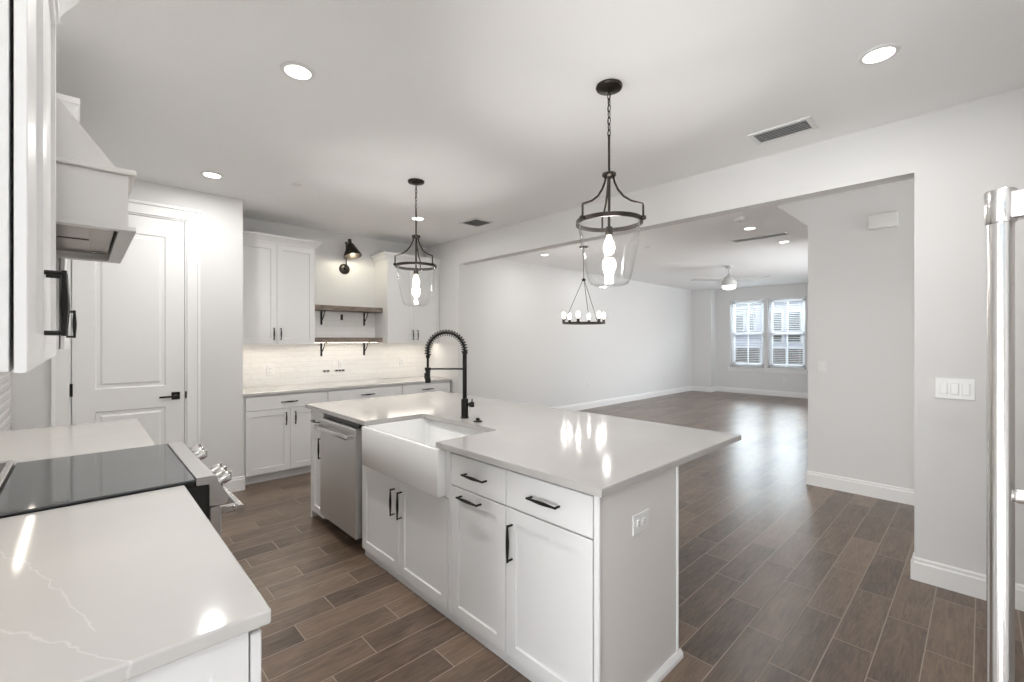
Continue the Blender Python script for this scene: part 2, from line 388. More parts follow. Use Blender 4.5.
# baseboards
def bb(name, segs, h=0.135):
    b = MB()
    for o, a, n, ln in segs:
        b.frame(o, a, n)
        b.prism([(0, 0), (0.016, 0), (0.016, h - 0.03), (0.010, h - 0.022), (0.010, h - 0.008), (0.004, h), (0, h)], 0, ln, 'wv')
    return struct(b, name, TRIM)
bb('baseboard_right', [((3.62, -1.0, 0), (0, 1, 0), (-1, 0, 0), 1.0 + JR), ((3.604, JR, 0), (1, 0, 0), (0, 1, 0), 0.162), ((3.604, JL, 0), (1, 0, 0), (0, -1, 0), 0.162), ((3.62, JL, 0), (0, 1, 0), (-1, 0, 0), 0.10)])
bb('baseboard_hall', [((5.23, -2.2, 0), (0, 1, 0), (-1, 0, 0), 3.405), ((5.214, 1.205, 0), (1, 0, 0), (0, 1, 0), 7.58)])
bb('baseboard_living', [((3.75, 5.69, 0), (1, 0, 0), (0, -1, 0), 8.7)])
bb('baseboard_street', [((12.45, 5.145, 0), (0, 1, 0), (-1, 0, 0), 0.53), ((12.434, 5.145, 0), (1, 0, 0), (0, -1, 0), 0.366), ((12.8, 1.22, 0), (0, 1, 0), (-1, 0, 0), 3.925)])
bb('baseboard_pantry', [((DX1 + 0.12, 4.9, 0), (1, 0, 0), (0, -1, 0), 1.115 - DX1 - 0.104)])

# ------------------------------------------------------------------ pantry door
b = MB((0, 4.93, 0), (1, 0, 0), (0, -1, 0))
def door_slab(b, u0, u1, z0, z1, panels, t=0.035):
    # slab front with raised and fielded panels, built as one shell
    us = sorted({u0, u1, *[q for p in panels for q in (p[0], p[1])]})
    zs = sorted({z0, z1, *[q for p in panels for q in (p[2], p[3])]})
    for ia in range(len(us) - 1):
        for iz in range(len(zs) - 1):
            c = (us[ia], us[ia + 1], zs[iz], zs[iz + 1])
            if any(abs(c[0] - p[0]) < 1e-6 and abs(c[2] - p[2]) < 1e-6 for p in panels):
                rings = [(0, 0), (0.008, -0.008), (0.030, -0.008), (0.045, -0.001)]
                R = [[b.bm.verts.new(b.p(x, t + w_, z)) for x, z in ((c[0] + i, c[2] + i), (c[1] - i, c[2] + i), (c[1] - i, c[3] - i), (c[0] + i, c[3] - i))] for i, w_ in rings]
                for A, C in zip(R, R[1:]):
                    for k in range(4): b.bm.faces.new([A[k], A[(k + 1) % 4], C[(k + 1) % 4], C[k]])
                b.bm.faces.new(R[-1])
            else: b.quad((c[0], t, c[2]), (c[1], t, c[2]), (c[1], t, c[3]), (c[0], t, c[3]))
    b.quad((u0, 0, z0), (u0, 0, z1), (u1, 0, z1), (u1, 0, z0)); b.quad((u0, 0, z0), (u0, t, z0), (u0, t, z1), (u0, 0, z1))
    b.quad((u1, 0, z0), (u1, t, z0), (u1, t, z1), (u1, 0, z1)); b.quad((u0, 0, z1), (u1, 0, z1), (u1, t, z1), (u0, t, z1)); b.quad((u0, 0, z0), (u1, 0, z0), (u1, t, z0), (u0, t, z0))
    bmesh.ops.remove_doubles(b.bm, verts=b.bm.verts[:], dist=1e-5)
door_slab(b, DX0, DX1, 0.01, DZ, [(0.075, 0.525, 0.22, 0.86), (0.075, 0.525, 1.04, 2.33)])
door = struct(b, 'door_1', TRIM)
b = MB((0, 4.895, 0), (1, 0, 0), (0, -1, 0))
b.box(0.565, 0.625, -0.002, 0.008, 0.915, 0.98, 0.002); b.lathe([(0.011, 0.0), (0.011, 0.045)], (0.595, 0.008, 0.945), (0, 1, 0), 16)
b.box(0.475, 0.607, 0.042, 0.056, 0.937, 0.953, 0.003)
part(b, 'door_handle', BLACK, door, 35, 'black lever handle')
for hz in (0.28, 0.995, 2.2):
    part(MB().box(DX0 - 0.012, DX0 + 0.004, 4.885, 4.902, hz, hz + 0.10, 0.002), 'hinge', BLACK, door)
part(MB().box(DX1 + 0.006, DX1 + 0.016, 4.886, 4.9, 0.92, 0.98, 0.001), 'strike_plate', BLACK, door)
b = MB((0, 4.9, 0), (1, 0, 0), (0, -1, 0))
for u0, u1 in ((DX0 - 0.115, DX0 - 0.018), (DX1 + 0.018, DX1 + 0.115)):
    b.box(u0, u1, 0, 0.016, 0, DZ + 0.10, 0.003); 
    e = u0 if u0 < DX0 else u1
    b.box(min(e, e + (0.022 if u0 < DX0 else -0.022)), max(e, e + (0.022 if u0 < DX0 else -0.022)), 0.016, 0.024, 0, DZ + 0.10, 0.003)
b.box(DX0 - 0.115, DX1 + 0.115, 0, 0.018, DZ + 0.018, DZ + 0.10, 0.003)
b.box(DX0 - 0.125, DX1 + 0.125, 0, 0.028, DZ + 0.098, DZ + 0.122, 0.004)
b.box(DX0 - 0.018, DX0 - 0.006, -0.11, 0.004, 0, DZ + 0.01); b.box(DX1 + 0.004, DX1 + 0.018, -0.11, 0.004, 0, DZ + 0.01); b.box(DX0 - 0.018, DX1 + 0.018, -0.11, 0.004, DZ + 0.006, DZ + 0.018)
struct(b, 'trim_1', TRIM)

# ------------------------------------------------------------------ street windows and blinds
SLAT = mat('blind_slat', (0.72, 0.73, 0.74), 0.5); bump(SLAT, 60, 0.01)
for i, (y0, y1) in enumerate((W1, W2)):
    zc = (WZ0 + WZ1) / 2
    f = MB(); fw = 0.045
    f.box(12.90, 12.97, y0, y0 + fw, WZ0, WZ1, 0.003); f.box(12.90, 12.97, y1 - fw, y1, WZ0, WZ1, 0.003)
    f.box(12.90, 12.97, y0, y1, WZ0, WZ0 + 0.06, 0.003); f.box(12.90, 12.97, y0, y1, WZ1 - fw, WZ1, 0.003)
    win = struct(f, 'window_%d' % (i + 1), OUTW)
    for zz, x in ((WZ0 + 0.06, 12.905), (zc - 0.03, 12.925)):
        s_ = MB(); z1 = zc + 0.03 if zz < zc - 0.1 else WZ1 - fw; q = 0.04
        s_.box(x, x + 0.03, y0 + fw, y0 + fw + q, zz, z1, 0.002); s_.box(x, x + 0.03, y1 - fw - q, y1 - fw, zz, z1, 0.002)
        s_.box(x, x + 0.03, y0 + fw, y1 - fw, zz, zz + 0.055, 0.002); s_.box(x, x + 0.03, y0 + fw, y1 - fw, z1 - 0.055, z1, 0.002)
        s_.box(x + 0.006, x + 0.024, (y0 + y1) / 2 - 0.012, (y0 + y1) / 2 + 0.012, zz, z1, 0.002)
        sash = part(s_, 'sash', OUTW, win)
        part(MB().box(x + 0.013, x + 0.017, y0 + fw + 0.01, y1 - fw - 0.01, zz + 0.02, z1 - 0.02), 'pane', PANE, sash)
    part(MB().box(12.755, 12.90, y0 - 0.055, y1 + 0.055, WZ0 - 0.03, WZ0, 0.006, 2), 'window_sill', TRIM, win)
    part(MB().box(12.782, 12.80, y0 - 0.035, y1 + 0.035, WZ0 - 0.11, WZ0 - 0.03, 0.003), 'window_apron', TRIM, win)
    bl = thing('window_blind', ['white open slatted blind in the left living room window', 'white open slatted blind in the right living room window'][i], 'blind', (12.85, (y0 + y1) / 2, WZ0))
    part(MB().box(12.825, 12.882, y0 + 0.01, y1 - 0.01, WZ1 - 0.05, WZ1 - 0.002, 0.003), 'headrail', OUTW, bl)
    sl = MB(); z = WZ0 + 0.05
    while z < WZ1 - 0.06:
        sl.prism([(12.830, z - 0.002), (12.855, z + 0.0035), (12.880, z - 0.002), (12.880, z + 0.0005), (12.855, z + 0.006), (12.830, z + 0.0005)], y0 + 0.012, y1 - 0.012, 'uv')
        z += 0.046
    part(sl, 'slats', SLAT, bl)
    part(MB().box(12.83, 12.88, y0 + 0.012, y1 - 0.012, WZ0 + 0.004, WZ0 + 0.022, 0.003), 'bottom_rail', OUTW, bl)
    co = MB()
    for yy in (y0 + 0.13, y1 - 0.13):
        for xx in (12.829, 12.881): co.tube([(xx, yy, WZ0 + 0.02), (xx, yy, WZ1 - 0.05)], 0.0012, 4)
    part(co, 'ladder_cords', OUTW, bl)
    part(MB().tube([(12.82, y1 - 0.07, WZ1 - 0.03), (12.815, y1 - 0.07, WZ1 - 0.65)], 0.004, 6), 'tilt_wand', mat('grey_wand_%d' % i, (0.35, 0.35, 0.36), 0.4), bl)

# ------------------------------------------------------------------ things outside
STUC = mat('lavender_stucco', (0.62, 0.61, 0.68), 0.9); bump(STUC, 40, 0.2)
BAND = mat('pale_band', (0.86, 0.86, 0.86), 0.8); bump(BAND, 40, 0.1)
BROWN = mat('brown_louver', (0.16, 0.125, 0.10), 0.7)
tint(BROWN, 5, (0.12, 0.09, 0.07), (0.20, 0.155, 0.125))
DGL = mat('dark_window_glass', (0.10, 0.10, 0.095), 0.15); bump(DGL, 3, 0.02)
TAN = mat('tan_stucco', (0.55, 0.47, 0.40), 0.9); bump(TAN, 40, 0.2)
hs = thing('neighboring_house', 'pale grey townhouse across the street seen through the living room windows', 'house', (22.0, 6.5, -3.2))
b = MB(); b.box(22.0, 30, 6.65, 14, -3.2, 2.85); part(b, 'wall', STUC, hs)
b = MB(); b.box(22.0, 30, -6, 6.65, -3.2, 4.4); part(b, 'tall_wall', STUC, hs)
b = MB(); b.box(21.7, 30, 6.6, 14.2, 2.85, 3.02, 0.01); part(b, 'eave', BAND, hs)
b = MB(); b.box(21.9, 22.0, -6, 14, -3.2, 0.30, 0.01); part(b, 'lower_wall', TAN, hs)
def hwin(y0, y1, z0, z1, m, name='window'):
    o = part(MB().box(21.94, 22.0, y0 - 0.06, y1 + 0.06, z0 - 0.06, z1 + 0.06, 0.01), name, BAND, hs)
    part(MB().box(21.92, 21.945, y0, y1, z0, z1), 'pane', m, o)
for y0, y1, z0, z1, m in ((7.59, 7.94, 1.86, 2.58, DGL), (7.16, 7.40, 1.86, 2.62, DGL), (6.03, 6.35, 1.83, 2.60, DGL), (5.32, 5.77, 1.83, 2.60, DGL),
                          (6.03, 6.35, 1.33, 1.64, DGL), (5.32, 5.80, 1.33, 1.64, DGL)): hwin(y0, y1, z0, z1, m)
for y0, y1 in ((6.9, 8.1), (5.88, 6.4), (5.2, 5.77)): hwin(y0, y1, 0.38, 1.05, BROWN, 'garage_window')

# ------------------------------------------------------------------ kitchen cabinets
def pull(b_frame, u, v, ln, vert, parent, w=0.02, name='handle'):
    o, a, n = b_frame
    b = MB(o, a, n); h = ln / 2; st = 0.029
    def P(t, ww): return (u, w + ww, v + t) if vert else (u + t, w + ww, v)
    for t in (-h + 0.006, h - 0.006):
        b.tube([P(t, -0.001), P(t, st)], 0.0048, 8)
    K = 9
    pts = [P(-h + 2 * h * i / (K - 1), st) for i in range(K)]
    b.tube(pts, [0.0045 + 0.0035 * math.sin(pi * i / (K - 1)) ** 2 for i in range(K)], 8)
    return part(b, name, BLACK, parent, 40, 'black bar handle')
def add_door(fr, u0, u1, v0, v1, cab, hu=None, hv=None, horiz=False, name='door', ln=0.16, t=0.02):
    d = part(MB(*fr).shaker(u0, u1, v0, v1, 0.001, t), name, CAB, cab)
    if hu is not None: pull(fr, hu, hv, ln, not horiz, d, t + 0.001)
    return d
def add_drawer(fr, u0, u1, v0, v1, cab, ln=0.16):
    d = part(MB(*fr).box(u0, u1, 0.001, 0.021, v0, v1, 0.0025), 'drawer', CAB, cab)
    if ln: pull(fr, (u0 + u1) / 2, (v0 + v1) / 2, ln, False, d, 0.021)
    return d
G = 0.0025

# ---- island: front faces the range (-X); u runs towards the camera (-Y)
IX0, IX1 = 1.365, 1.925
IF = ((IX0, 0, 0), (0, 1, 0), (-1, 0, 0))
def island_cab(name, label, y0, y1, z1=0.882, kick=0.002):
    t = thing(name, label, 'cabinet', (IX0, (y0 + y1) / 2, 0), 'cabinets built into the island')
    part(MB().box(IX0, IX1, y0, y1, 0.052, z1, 0.001), 'body', CAB, t)
    part(MB().box(IX0 + kick, IX1 - 0.01, y0, y1, 0, 0.051, 0.001), 'toe_kick', CAB, t)
    return t
c = island_cab('island_cabinet', 'narrow white island cabinet at the far end beyond the dishwasher', 3.50, 3.755, kick=0.07)
add_drawer(IF, 3.505, 3.75, 0.715, 0.875, c, 0.13); add_door(IF, 3.505, 3.75, 0.06, 0.71, c, 3.53, 0.60)
c = island_cab('island_cabinet', 'white double-door island cabinet under the farmhouse sink', 1.8545, 2.85, 0.632)
add_door(IF, 1.885, 2.366, 0.06, 0.628, c, 2.405 - 0.07, 0.478); add_door(IF, 2.371, 2.845, 0.06, 0.628, c, 2.371 + 0.045, 0.478)
b = MB(); b.box(IX0 - 0.019, IX0 + 0.02, 1.8565, 1.900, 0.634, 0.882, 0.001); b.box(IX0 - 0.019, IX0 - 0.0005, 1.8565, 1.8825, 0.052, 0.632, 0.001); b.box(IX0 + 0.45, IX1, 1.875, 2.85, 0.634, 0.882); b.box(IX0, IX1, 2.768, 2.85, 0.632, 0.882)
part(b, 'sink_frame', CAB, c)
c = island_cab('island_cabinet', 'white island cabinet with drawer over a pull-out door, right of the sink', 1.448, 1.853)
add_drawer(IF, 1.450, 1.850, 0.712, 0.868, c); add_door(IF, 1.450, 1.850, 0.06, 0.706, c, 1.69, 0.672, True)
c = island_cab('island_cabinet', 'white island cabinet with drawer over a hinged door, nearest the camera', 0.975, 1.446)
add_drawer(IF, 0.982, 1.444, 0.712, 0.868, c); add_door(IF, 0.982, 1.444, 0.06, 0.706, c, 1.405, 0.565)
t = thing('island_end_panel', 'painted side panel closing the near end of the island', 'panel', (1.65, 0.965, 0))
part(MB().box(1.345, 1.945, 0.955, 0.974, 0, 0.882, 0.002), 'panel', PANEL, t)
part(MB().box(1.338, 1.352, 0.949, 0.974, 0, 0.882, 0.003), 'corner_strip', CAB, t)
part(MB().box(1.938, 1.952, 0.949, 0.974, 0, 0.882, 0.003), 'corner_strip', CAB, t)
part(MB((0, 0.9545, 0), (1, 0, 0), (0, -1, 0)).prism([(0, 0), (0.018, 0), (0.018, 0.018), (0.008, 0.035), (0, 0.035)], 1.36, 1.968, 'wv'), 'shoe_molding', TRIM, t)
t = thing('island_back_panel', 'painted back panel of the island under the seating overhang', 'panel', (1.94, 2.4, 0))
part(MB().box(1.927, 1.943, 0.976, 3.755, 0, 0.882, 0.002), 'panel', PANEL, t)
part(MB((1.9445, 0, 0), (0, 1, 0), (1, 0, 0)).prism([(0, 0), (0.018, 0), (0.018, 0.018), (0.008, 0.035), (0, 0.035)], 0.976, 3.755, 'wv'), 'shoe_molding', TRIM, t)
t = thing('island_end_panel', 'painted side panel closing the far end of the island by the back cabinets', 'panel', (1.65, 3.765, 0))
part(MB().box(1.345, 1.945, 3.758, 3.776, 0, 0.882, 0.002), 'panel', PANEL, t)

# island top with a cut-out for the sink
def slab_cut(b, x0, x1, y0, y1, cx, cy0, cy1, z0, z1):
    pts = [(x0, y0), (x1, y0), (x1, y1), (x0, y1), (x0, cy1), (cx - 0.02, cy1), (cx, cy1 - 0.02), (cx, cy0 + 0.02), (cx - 0.02, cy0), (x0, cy0)]
    b.prism(pts, z0, z1, 'uw')
    bmesh.ops.bevel(b.bm, geom=[e for e in b.bm.edges if abs(e.verts[0].co.z - z1) < 1e-5 and abs(e.verts[1].co.z - z1) < 1e-5 or (abs(e.verts[0].co.z - z0) < 1e-5 and abs(e.verts[1].co.z - z0) < 1e-5)], offset=0.003, segments=2, affect='EDGES')
    return b
o = slab_cut(MB(), 1.315, 2.635, 0.922, 3.815, 1.755, 1.945, 2.745, 0.884, 0.914).done('island_countertop', QUARTZI)
tag(o, 'pale grey quartz top of the island with an overhang and a sink cut-out', 'countertop')

# dishwasher
DWF = IF
dw = thing('dishwasher', 'stainless steel dishwasher built into the island left of the sink', 'dishwasher', (1.36, 3.17, 0))
part(MB().box(1.375, 1.92, 2.872, 3.494, 0.10, 0.878), 'body', DARK, dw)
part(MB(*DWF).box(2.876, 3.492, -0.008, 0.052, 0.108, 0.842, 0.004), 'door', STEELD, dw, 35)
part(MB(*DWF).box(2.880, 3.488, -0.008, 0.026, 0.846, 0.876, 0.001), 'control_strip', DARK, dw)
part(MB(*DWF).box(2.876, 3.492, -0.09, -0.055, 0.0, 0.10), 'toe_kick', DARK, dw)
b = MB(*DWF)
b.box(2.895, 3.472, 0.088, 0.108, 0.772, 0.804, 0.007, 2)
for uu in (2.900, 3.440): b.box(uu, uu + 0.028, 0.0525, 0.092, 0.774, 0.802, 0.004)
part(b, 'handle', STEELB, dw, 35)

# farmhouse sink
sk = thing('farmhouse_sink', 'white apron-front farmhouse sink set in the island', 'sink', (1.5, 2.33, 0.64))
def basin(b, x0, x1, y0, y1, z0, z1, wt, bt, rim=0.0):
    def rr(i, z, r):
        pts = []
        for cx, cy, a0 in ((x1 - i - r, y1 - i - r, 0), (x0 + i + r, y1 - i - r, 90), (x0 + i + r, y0 + i + r, 180), (x1 - i - r, y0 + i + r, 270)):
            for k in range(5):
                a = math.radians(a0 + 22.5 * k); pts.append(b.bm.verts.new((cx + r * math.cos(a), cy + r * math.sin(a), z)))
        return pts
    R = [rr(0.004, z0, 0.008), rr(0, z0 + 0.005, 0.009), rr(0, z1 - 0.007, 0.009), rr(0.002, z1 - 0.002, 0.009), rr(0.007, z1, 0.009), rr(wt - 0.006, z1, 0.02), rr(wt, z1 - 0.006, 0.025), rr(wt + 0.006, z0 + bt + 0.03, 0.03), rr(wt + 0.03, z0 + bt, 0.03)]
    b.bm.faces.new(R[0][::-1])
    for A, C in zip(R, R[1:]):
        n = len(A)
        for k in range(n): b.bm.faces.new([A[k], A[(k + 1) % n], C[(k + 1) % n], C[k]])
    b.bm.faces.new(R[-1])
b = MB(); basin(b, 1.298, 1.812, 1.903, 2.762, 0.638, 0.8835, 0.03, 0.03)
part(b, 'basin', CERAM, sk, 50)
part(MB().lathe([(0.045, 0), (0.045, 0.003), (0.03, 0.004)], (1.56, 2.33, 0.6685), (0, 0, 1), 24), 'drain', STEELB, sk, 40)

# faucet with spring neck, swivelled over the sink
FX, FY = 1.855, 2.40
FA = ((FX, FY, 0), (-0.723, 0.691, 0), (0.691, 0.723, 0))
fa = thing('kitchen_faucet', 'tall matte black faucet with a coiled spring neck behind the island sink', 'faucet', (FX, FY, 0.9145))
part(MB(*FA).lathe([(0.029, 0), (0.029, 0.006), (0.024, 0.008), (0.024, 0.125), (0.021, 0.13)], (0, 0, 0.9145), (0, 0, 1), 24), 'valve_body', BLACK, fa, 40)
part(MB(*FA).lathe([(0.0145, 0), (0.0145, 0.30), (0.018, 0.303), (0.018, 0.318)], (0, 0, 1.0445), (0, 0, 1), 20), 'riser', BLACK, fa, 40)
b = MB(*FA); b.tube([(0, 0, 1.005), (-0.036, 0, 1.005)], 0.011, 14); b.lathe([(0.017, 0), (0.0185, 0.004), (0.0185, 0.028), (0.016, 0.032)], (-0.032, 0, 1.005), (-1, 0, 0), 18)
b.tube([(-0.048, 0, 1.005), (-0.050, -0.004, 1.042)], 0.0045, 8)
part(b, 'lever', BLACK, fa, 40)
RN = 0.1235; XH = 2 * RN; ZA = 1.362
arc = [(0, 0, 1.345)] + [(RN - RN * math.cos(a), 0, ZA + RN * math.sin(a)) for a in [pi * k / 40 for k in range(0, 41)]] + [(XH, 0, 1.335)]
part(MB(*FA).tube(arc, 0.0085, 12), 'hose', BLACK, fa, 60)
def coil_at(s_):
    # straight, half circle, straight
    l0, l1 = 0.017, pi * RN
    if s_ < l0: return Vector((0, 0, 1.345 + s_)), Vector((0, 0, 1))
    if s_ < l0 + l1:
        a = (s_ - l0) / RN
        return Vector((RN - RN * math.cos(a), 0, ZA + RN * math.sin(a))), Vector((math.sin(a), 0, math.cos(a)))
    return Vector((XH, 0, ZA - (s_ - l0 - l1))), Vector((0, 0, -1))
tot_ = 0.017 + pi * RN + 0.027; turns = 25; pts = []
for k in range(turns * 12 + 1):
    q, t_ = coil_at(tot_ * k / (turns * 12)); an = 2 * pi * k / 12
    u_ = Vector((0, 1, 0)); v_ = t_.cross(u_)
    pts.append(tuple(q + (u_ * math.cos(an) + v_ * math.sin(an)) * 0.0195))
b = MB(*FA); b.tube(pts, 0.0034, 6); part(b, 'spring', BLACK, fa, 60)
part(MB(*FA).lathe([(0.014, 0), (0.014, 0.014), (0.0075, 0.022), (0.0075, 0.085)], (XH, 0, 1.335), (0, 0, -1), 16), 'hose_collar', BLACK, fa, 40)
b = MB(*FA); b.lathe([(0.011, 0), (0.0155, 0.012), (0.0155, 0.062), (0.019, 0.072), (0.019, 0.098), (0.015, 0.101)], (XH, 0, 1.250), (0, 0, -1), 20)
b.box(XH + 0.014, XH + 0.023, -0.005, 0.005, 1.175, 1.215, 0.002)
part(b, 'spray_head', BLACK, fa, 40)
b = MB(*FA); b.tube([(0, 0, 1.243), (XH - 0.016, 0, 1.243)], 0.006, 10); b.lathe([(0.0205, -0.009), (0.0205, 0.009)], (XH, 0, 1.243), (0, 0, 1), 18)
part(b, 'holder_arm', BLACK, fa, 40)
o = MB().lathe([(0.030, 0), (0.030, 0.004), (0.018, 0.010), (0.012, 0.011), (0.012, 0.022), (0.010, 0.024)], (1.832, 2.235, 0.9145), (0, 0, 1), 24).done('air_switch_button', BLACK, None, 40)
tag(o, 'small round black push button on the island beside the faucet', 'button')

# ---- back wall run: front faces the camera (-Y)
BY = 5.6; BF = 4.98
FB = ((0, BF, 0), (1, 0, 0), (0, -1, 0))
def back_cab(label, x0, x1, doors, seam):
    t = thing('base_cabinet', label, 'cabinet', ((x0 + x1) / 2, BF, 0), 'base cabinets along the back wall')
    part(MB().box(x0, x1, BF, BY - 0.014, 0.095, 0.882, 0.001), 'body', CAB, t)
    part(MB().box(x0, x1, BF + 0.065, BY - 0.03, 0, 0.094), 'toe_kick', CAB, t)
    add_drawer(FB, x0 + G, x1 - G, 0.735, 0.868, t)
    add_door(FB, x0 + G, seam - G / 2, 0.10, 0.73, t, seam - 0.045, 0.63, ln=0.13); add_door(FB, seam + G / 2, x1 - G, 0.10, 0.73, t, seam + 0.045, 0.63, ln=0.13)
    return t
back_cab('white back-wall base cabinet beside the pantry wall, one drawer over two doors', 1.150, 1.948, 2, 1.562)
back_cab('white back-wall base cabinet in the middle below the wooden shelves', 1.95, 2.868, 2, 2.41)
back_cab('white back-wall base cabinet at the right end by the opening', 2.87, 3.59, 2, 3.23)
o = MB().box(1.117, 1.149, BF + 0.001, BF + 0.02, 0.0, 0.882).done('filler_strip', CAB); tag(o, 'narrow white filler strip between the pantry wall and the back base cabinets', 'filler')
o = MB().box(1.117, 3.617, 4.952, BY - 0.013, 0.884, 0.914, 0.004, 2).done('back_countertop', QUARTZ); tag(o, 'pale quartz countertop along the back wall', 'countertop')

UY = 5.272; FU = ((0, UY, 0), (1, 0, 0), (0, -1, 0))
def upper_back(label, x0, x1, sides):
    t = thing('wall_cabinet', label, 'cabinet', ((x0 + x1) / 2, UY, 1.40), 'wall cabinets on the back wall')
    part(MB().box(x0, x1, UY, BY - 0.0015, 1.40, 2.47, 0.001), 'body', CAB, t)
    m_ = (x0 + x1) / 2
    add_door(FU, x0 + G, m_ - G / 2, 1.391, 2.465, t, m_ - 0.035, 1.50, ln=0.13); add_door(FU, m_ + G / 2, x1 - G, 1.391, 2.465, t, m_ + 0.035, 1.50, ln=0.13)
    b = MB(); z = 2.467
    prof = [(0, 0), (0.022, 0), (0.024, 0.018), (0.036, 0.036), (0.058, 0.062), (0.066, 0.066), (0.066, 0.088), (0, 0.088)]
    L_, R_ = sides; rings = []
    for w_, v_ in prof:
        row = []
        if L_: row.append((x0 - w_, BY - 0.002, z + v_))
        row.append((x0 - (w_ if L_ else 0), UY - w_, z + v_)); row.append((x1 + (w_ if R_ else 0), UY - w_, z + v_))
        if R_: row.append((x1 + w_, BY - 0.002, z + v_))
        rings.append([b.bm.verts.new(q) for q in row])
    for A, C in zip(rings, rings[1:]):
        for k in range(len(A) - 1): b.bm.faces.new([A[k], A[k + 1], C[k + 1], C[k]])
    for i in (0, -1): b.bm.faces.new([r[i] for r in rings])
    part(b, 'crown_molding', CAB, t)
    part(MB().box(x0 + 0.001, x1 - 0.001, UY - 0.001, BY - 0.002, 2.471, 2.54), 'top_fascia', CAB, t)
    part(MB().box(x0 + 0.05, x1 - 0.05, UY + 0.06, UY + 0.075, 1.3955, 1.3995), 'led_strip', E_LED, t, None, 'lit LED strip')
    return t
upper_back('white two-door wall cabinet left of the wooden shelves', 1.118, 1.918, (False, True))
upper_back('white two-door wall cabinet right of the wooden shelves', 2.82, 3.618, (True, False))
for i, z in enumerate((1.79, 1.405)):
    t = thing('floating_shelf', ['upper weathered wood shelf on black brackets on the back wall', 'lower weathered wood shelf on black brackets just above the backsplash'][i], 'shelf', (2.37, BY, z), 'wooden shelves between the wall cabinets')
    part(MB().box(1.9205, 2.8175, 5.37, BY - 0.0125, z, z + 0.058, 0.004), 'board', SHELF, t)
    for x in (2.115, 2.665):
        b = MB(); b.box(x - 0.012, x + 0.012, BY - 0.018, BY - 0.0128, z - 0.17, z - 0.0005, 0.001); b.box(x - 0.012, x + 0.012, 5.42, BY - 0.018, z - 0.0065, z - 0.0005, 0.001)
        b.tube([(x, BY - 0.02 , z - 0.125), (x, 5.545, z - 0.10), (x, 5.505, z - 0.06), (x, 5.48, z - 0.008)], 0.0055, 8)
        part(b, 'bracket', BLACK, t, 40, 'black iron bracket')
    if i == 1: part(MB().box(1.97, 2.77, BY - 0.16, BY - 0.15, z - 0.0045, z - 0.0005), 'led_strip', E_LED, t, None, 'lit LED strip')
o = MB(); o.box(1.1165, 3.6185, BY - 0.012, BY - 0.0005, 0.9145, 1.399); o.box(1.9195, 2.8185, BY - 0.012, BY - 0.0005, 1.399, 1.79)
o = o.done('tile_backsplash', TILEX); tag(o, 'glossy white tile backsplash on the back wall behind the shelves', 'backsplash')
b = MB((-0.385, 0, 0), (0, 1, 0), (1, 0, 0)); zz = 0.53
poly = [(0.001, zz)]
while zz < 1.39:
    for f_, w_ in ((0.02, 0.009), (0.3, 0.013), (0.7, 0.013), (0.98, 0.009)): poly.append((w_, zz + 0.0615 * f_))
    zz += 0.0615
poly.append((0.001, zz))
b.prism([(w_, min(v_, 1.393)) for w_, v_ in poly], 0.965, 4.893, 'wv')
o = b.done('tile_backsplash', TILEY); tag(o, 'glossy white rippled tile backsplash on the left wall behind the range', 'backsplash')

def plate(name, label, cat, fr, u, v, wd, ht, kind, group=None, m=PLAST):
    t = thing(name, label, cat, MB(*fr).p(u, 0, v)[:], group)
    part(MB(*fr).box(u - wd / 2, u + wd / 2, 0.0005, 0.006, v - ht / 2, v + ht / 2, 0.002), 'cover_plate', m, t)
    if kind[0] == 'switch':
        n = kind[1]
        for i in range(n):
            cu = u + (i - (n - 1) / 2) * 0.046
            part(MB(*fr).box(cu - 0.0165, cu + 0.0165, 0.006, 0.012, v - 0.033, v + 0.033, 0.002), 'rocker', m, t)
    else:
        horiz = kind[0] == 'outlet_h'
        for s_ in (-0.02, 0.02):
            cu, cv = (u + s_, v) if horiz else (u, v + s_)
            part(MB(*fr).lathe([(0.0165, 0), (0.0165, 0.002), (0.015, 0.003)], (cu, 0.006, cv), (0, 1, 0), 20), 'receptacle', m, t)
            sl = MB(*fr)
            for q in (-0.006, 0.006):
                if horiz: sl.box(cu - 0.004, cu + 0.004, 0.0091, 0.0093, cv + q - 0.0012, cv + q + 0.0012)
                else: sl.box(cu + q - 0.0012, cu + q + 0.0012, 0.0091, 0.0093, cv - 0.004, cv + 0.004)
            part(sl, 'slots', DARK, t)
    return t
TF = ((0, BY - 0.012, 0), (1, 0, 0), (0, -1, 0))
plate('wall_outlet', 'white outlet on the back tile beneath the left wall cabinet', 'outlet', TF, 1.545, 1.09, 0.075, 0.118, ('outlet',))
plate('wall_outlet', 'white outlet on the back tile beneath the right wall cabinet', 'outlet', TF, 3.22, 1.13, 0.075, 0.118, ('outlet',))
plate('wall_switch', 'white rocker plate on the tile below the lower wooden shelf', 'switch', TF, 2.36, 1.12, 0.075, 0.118, ('switch', 1))
GREY = mat('grey_outlet_plastic', (0.45, 0.43, 0.41), 0.4); bump(GREY, 60, 0.02)
for x, wd, lb in ((2.175, 0.085, 'short grey flat outlet strip low on the back tile, left one under the shelves'), (2.345, 0.13, 'longer grey flat outlet strip low on the back tile, right one under the shelves')):
    t = thing('outlet_strip', lb, 'outlet', (x, BY - 0.012, 1.055))
    part(MB(*TF).box(x - wd / 2, x + wd / 2, 0.0005, 0.006, 1.038, 1.066, 0.002), 'cover_plate', GREY, t)
    for q in range(2 if wd < 0.1 else 3):
        part(MB(*TF).box(x - wd / 2 + 0.008 + q * 0.04, x - wd / 2 + 0.036 + q * 0.04, 0.006, 0.008, 1.043, 1.061, 0.001), 'receptacle', DARK, t)
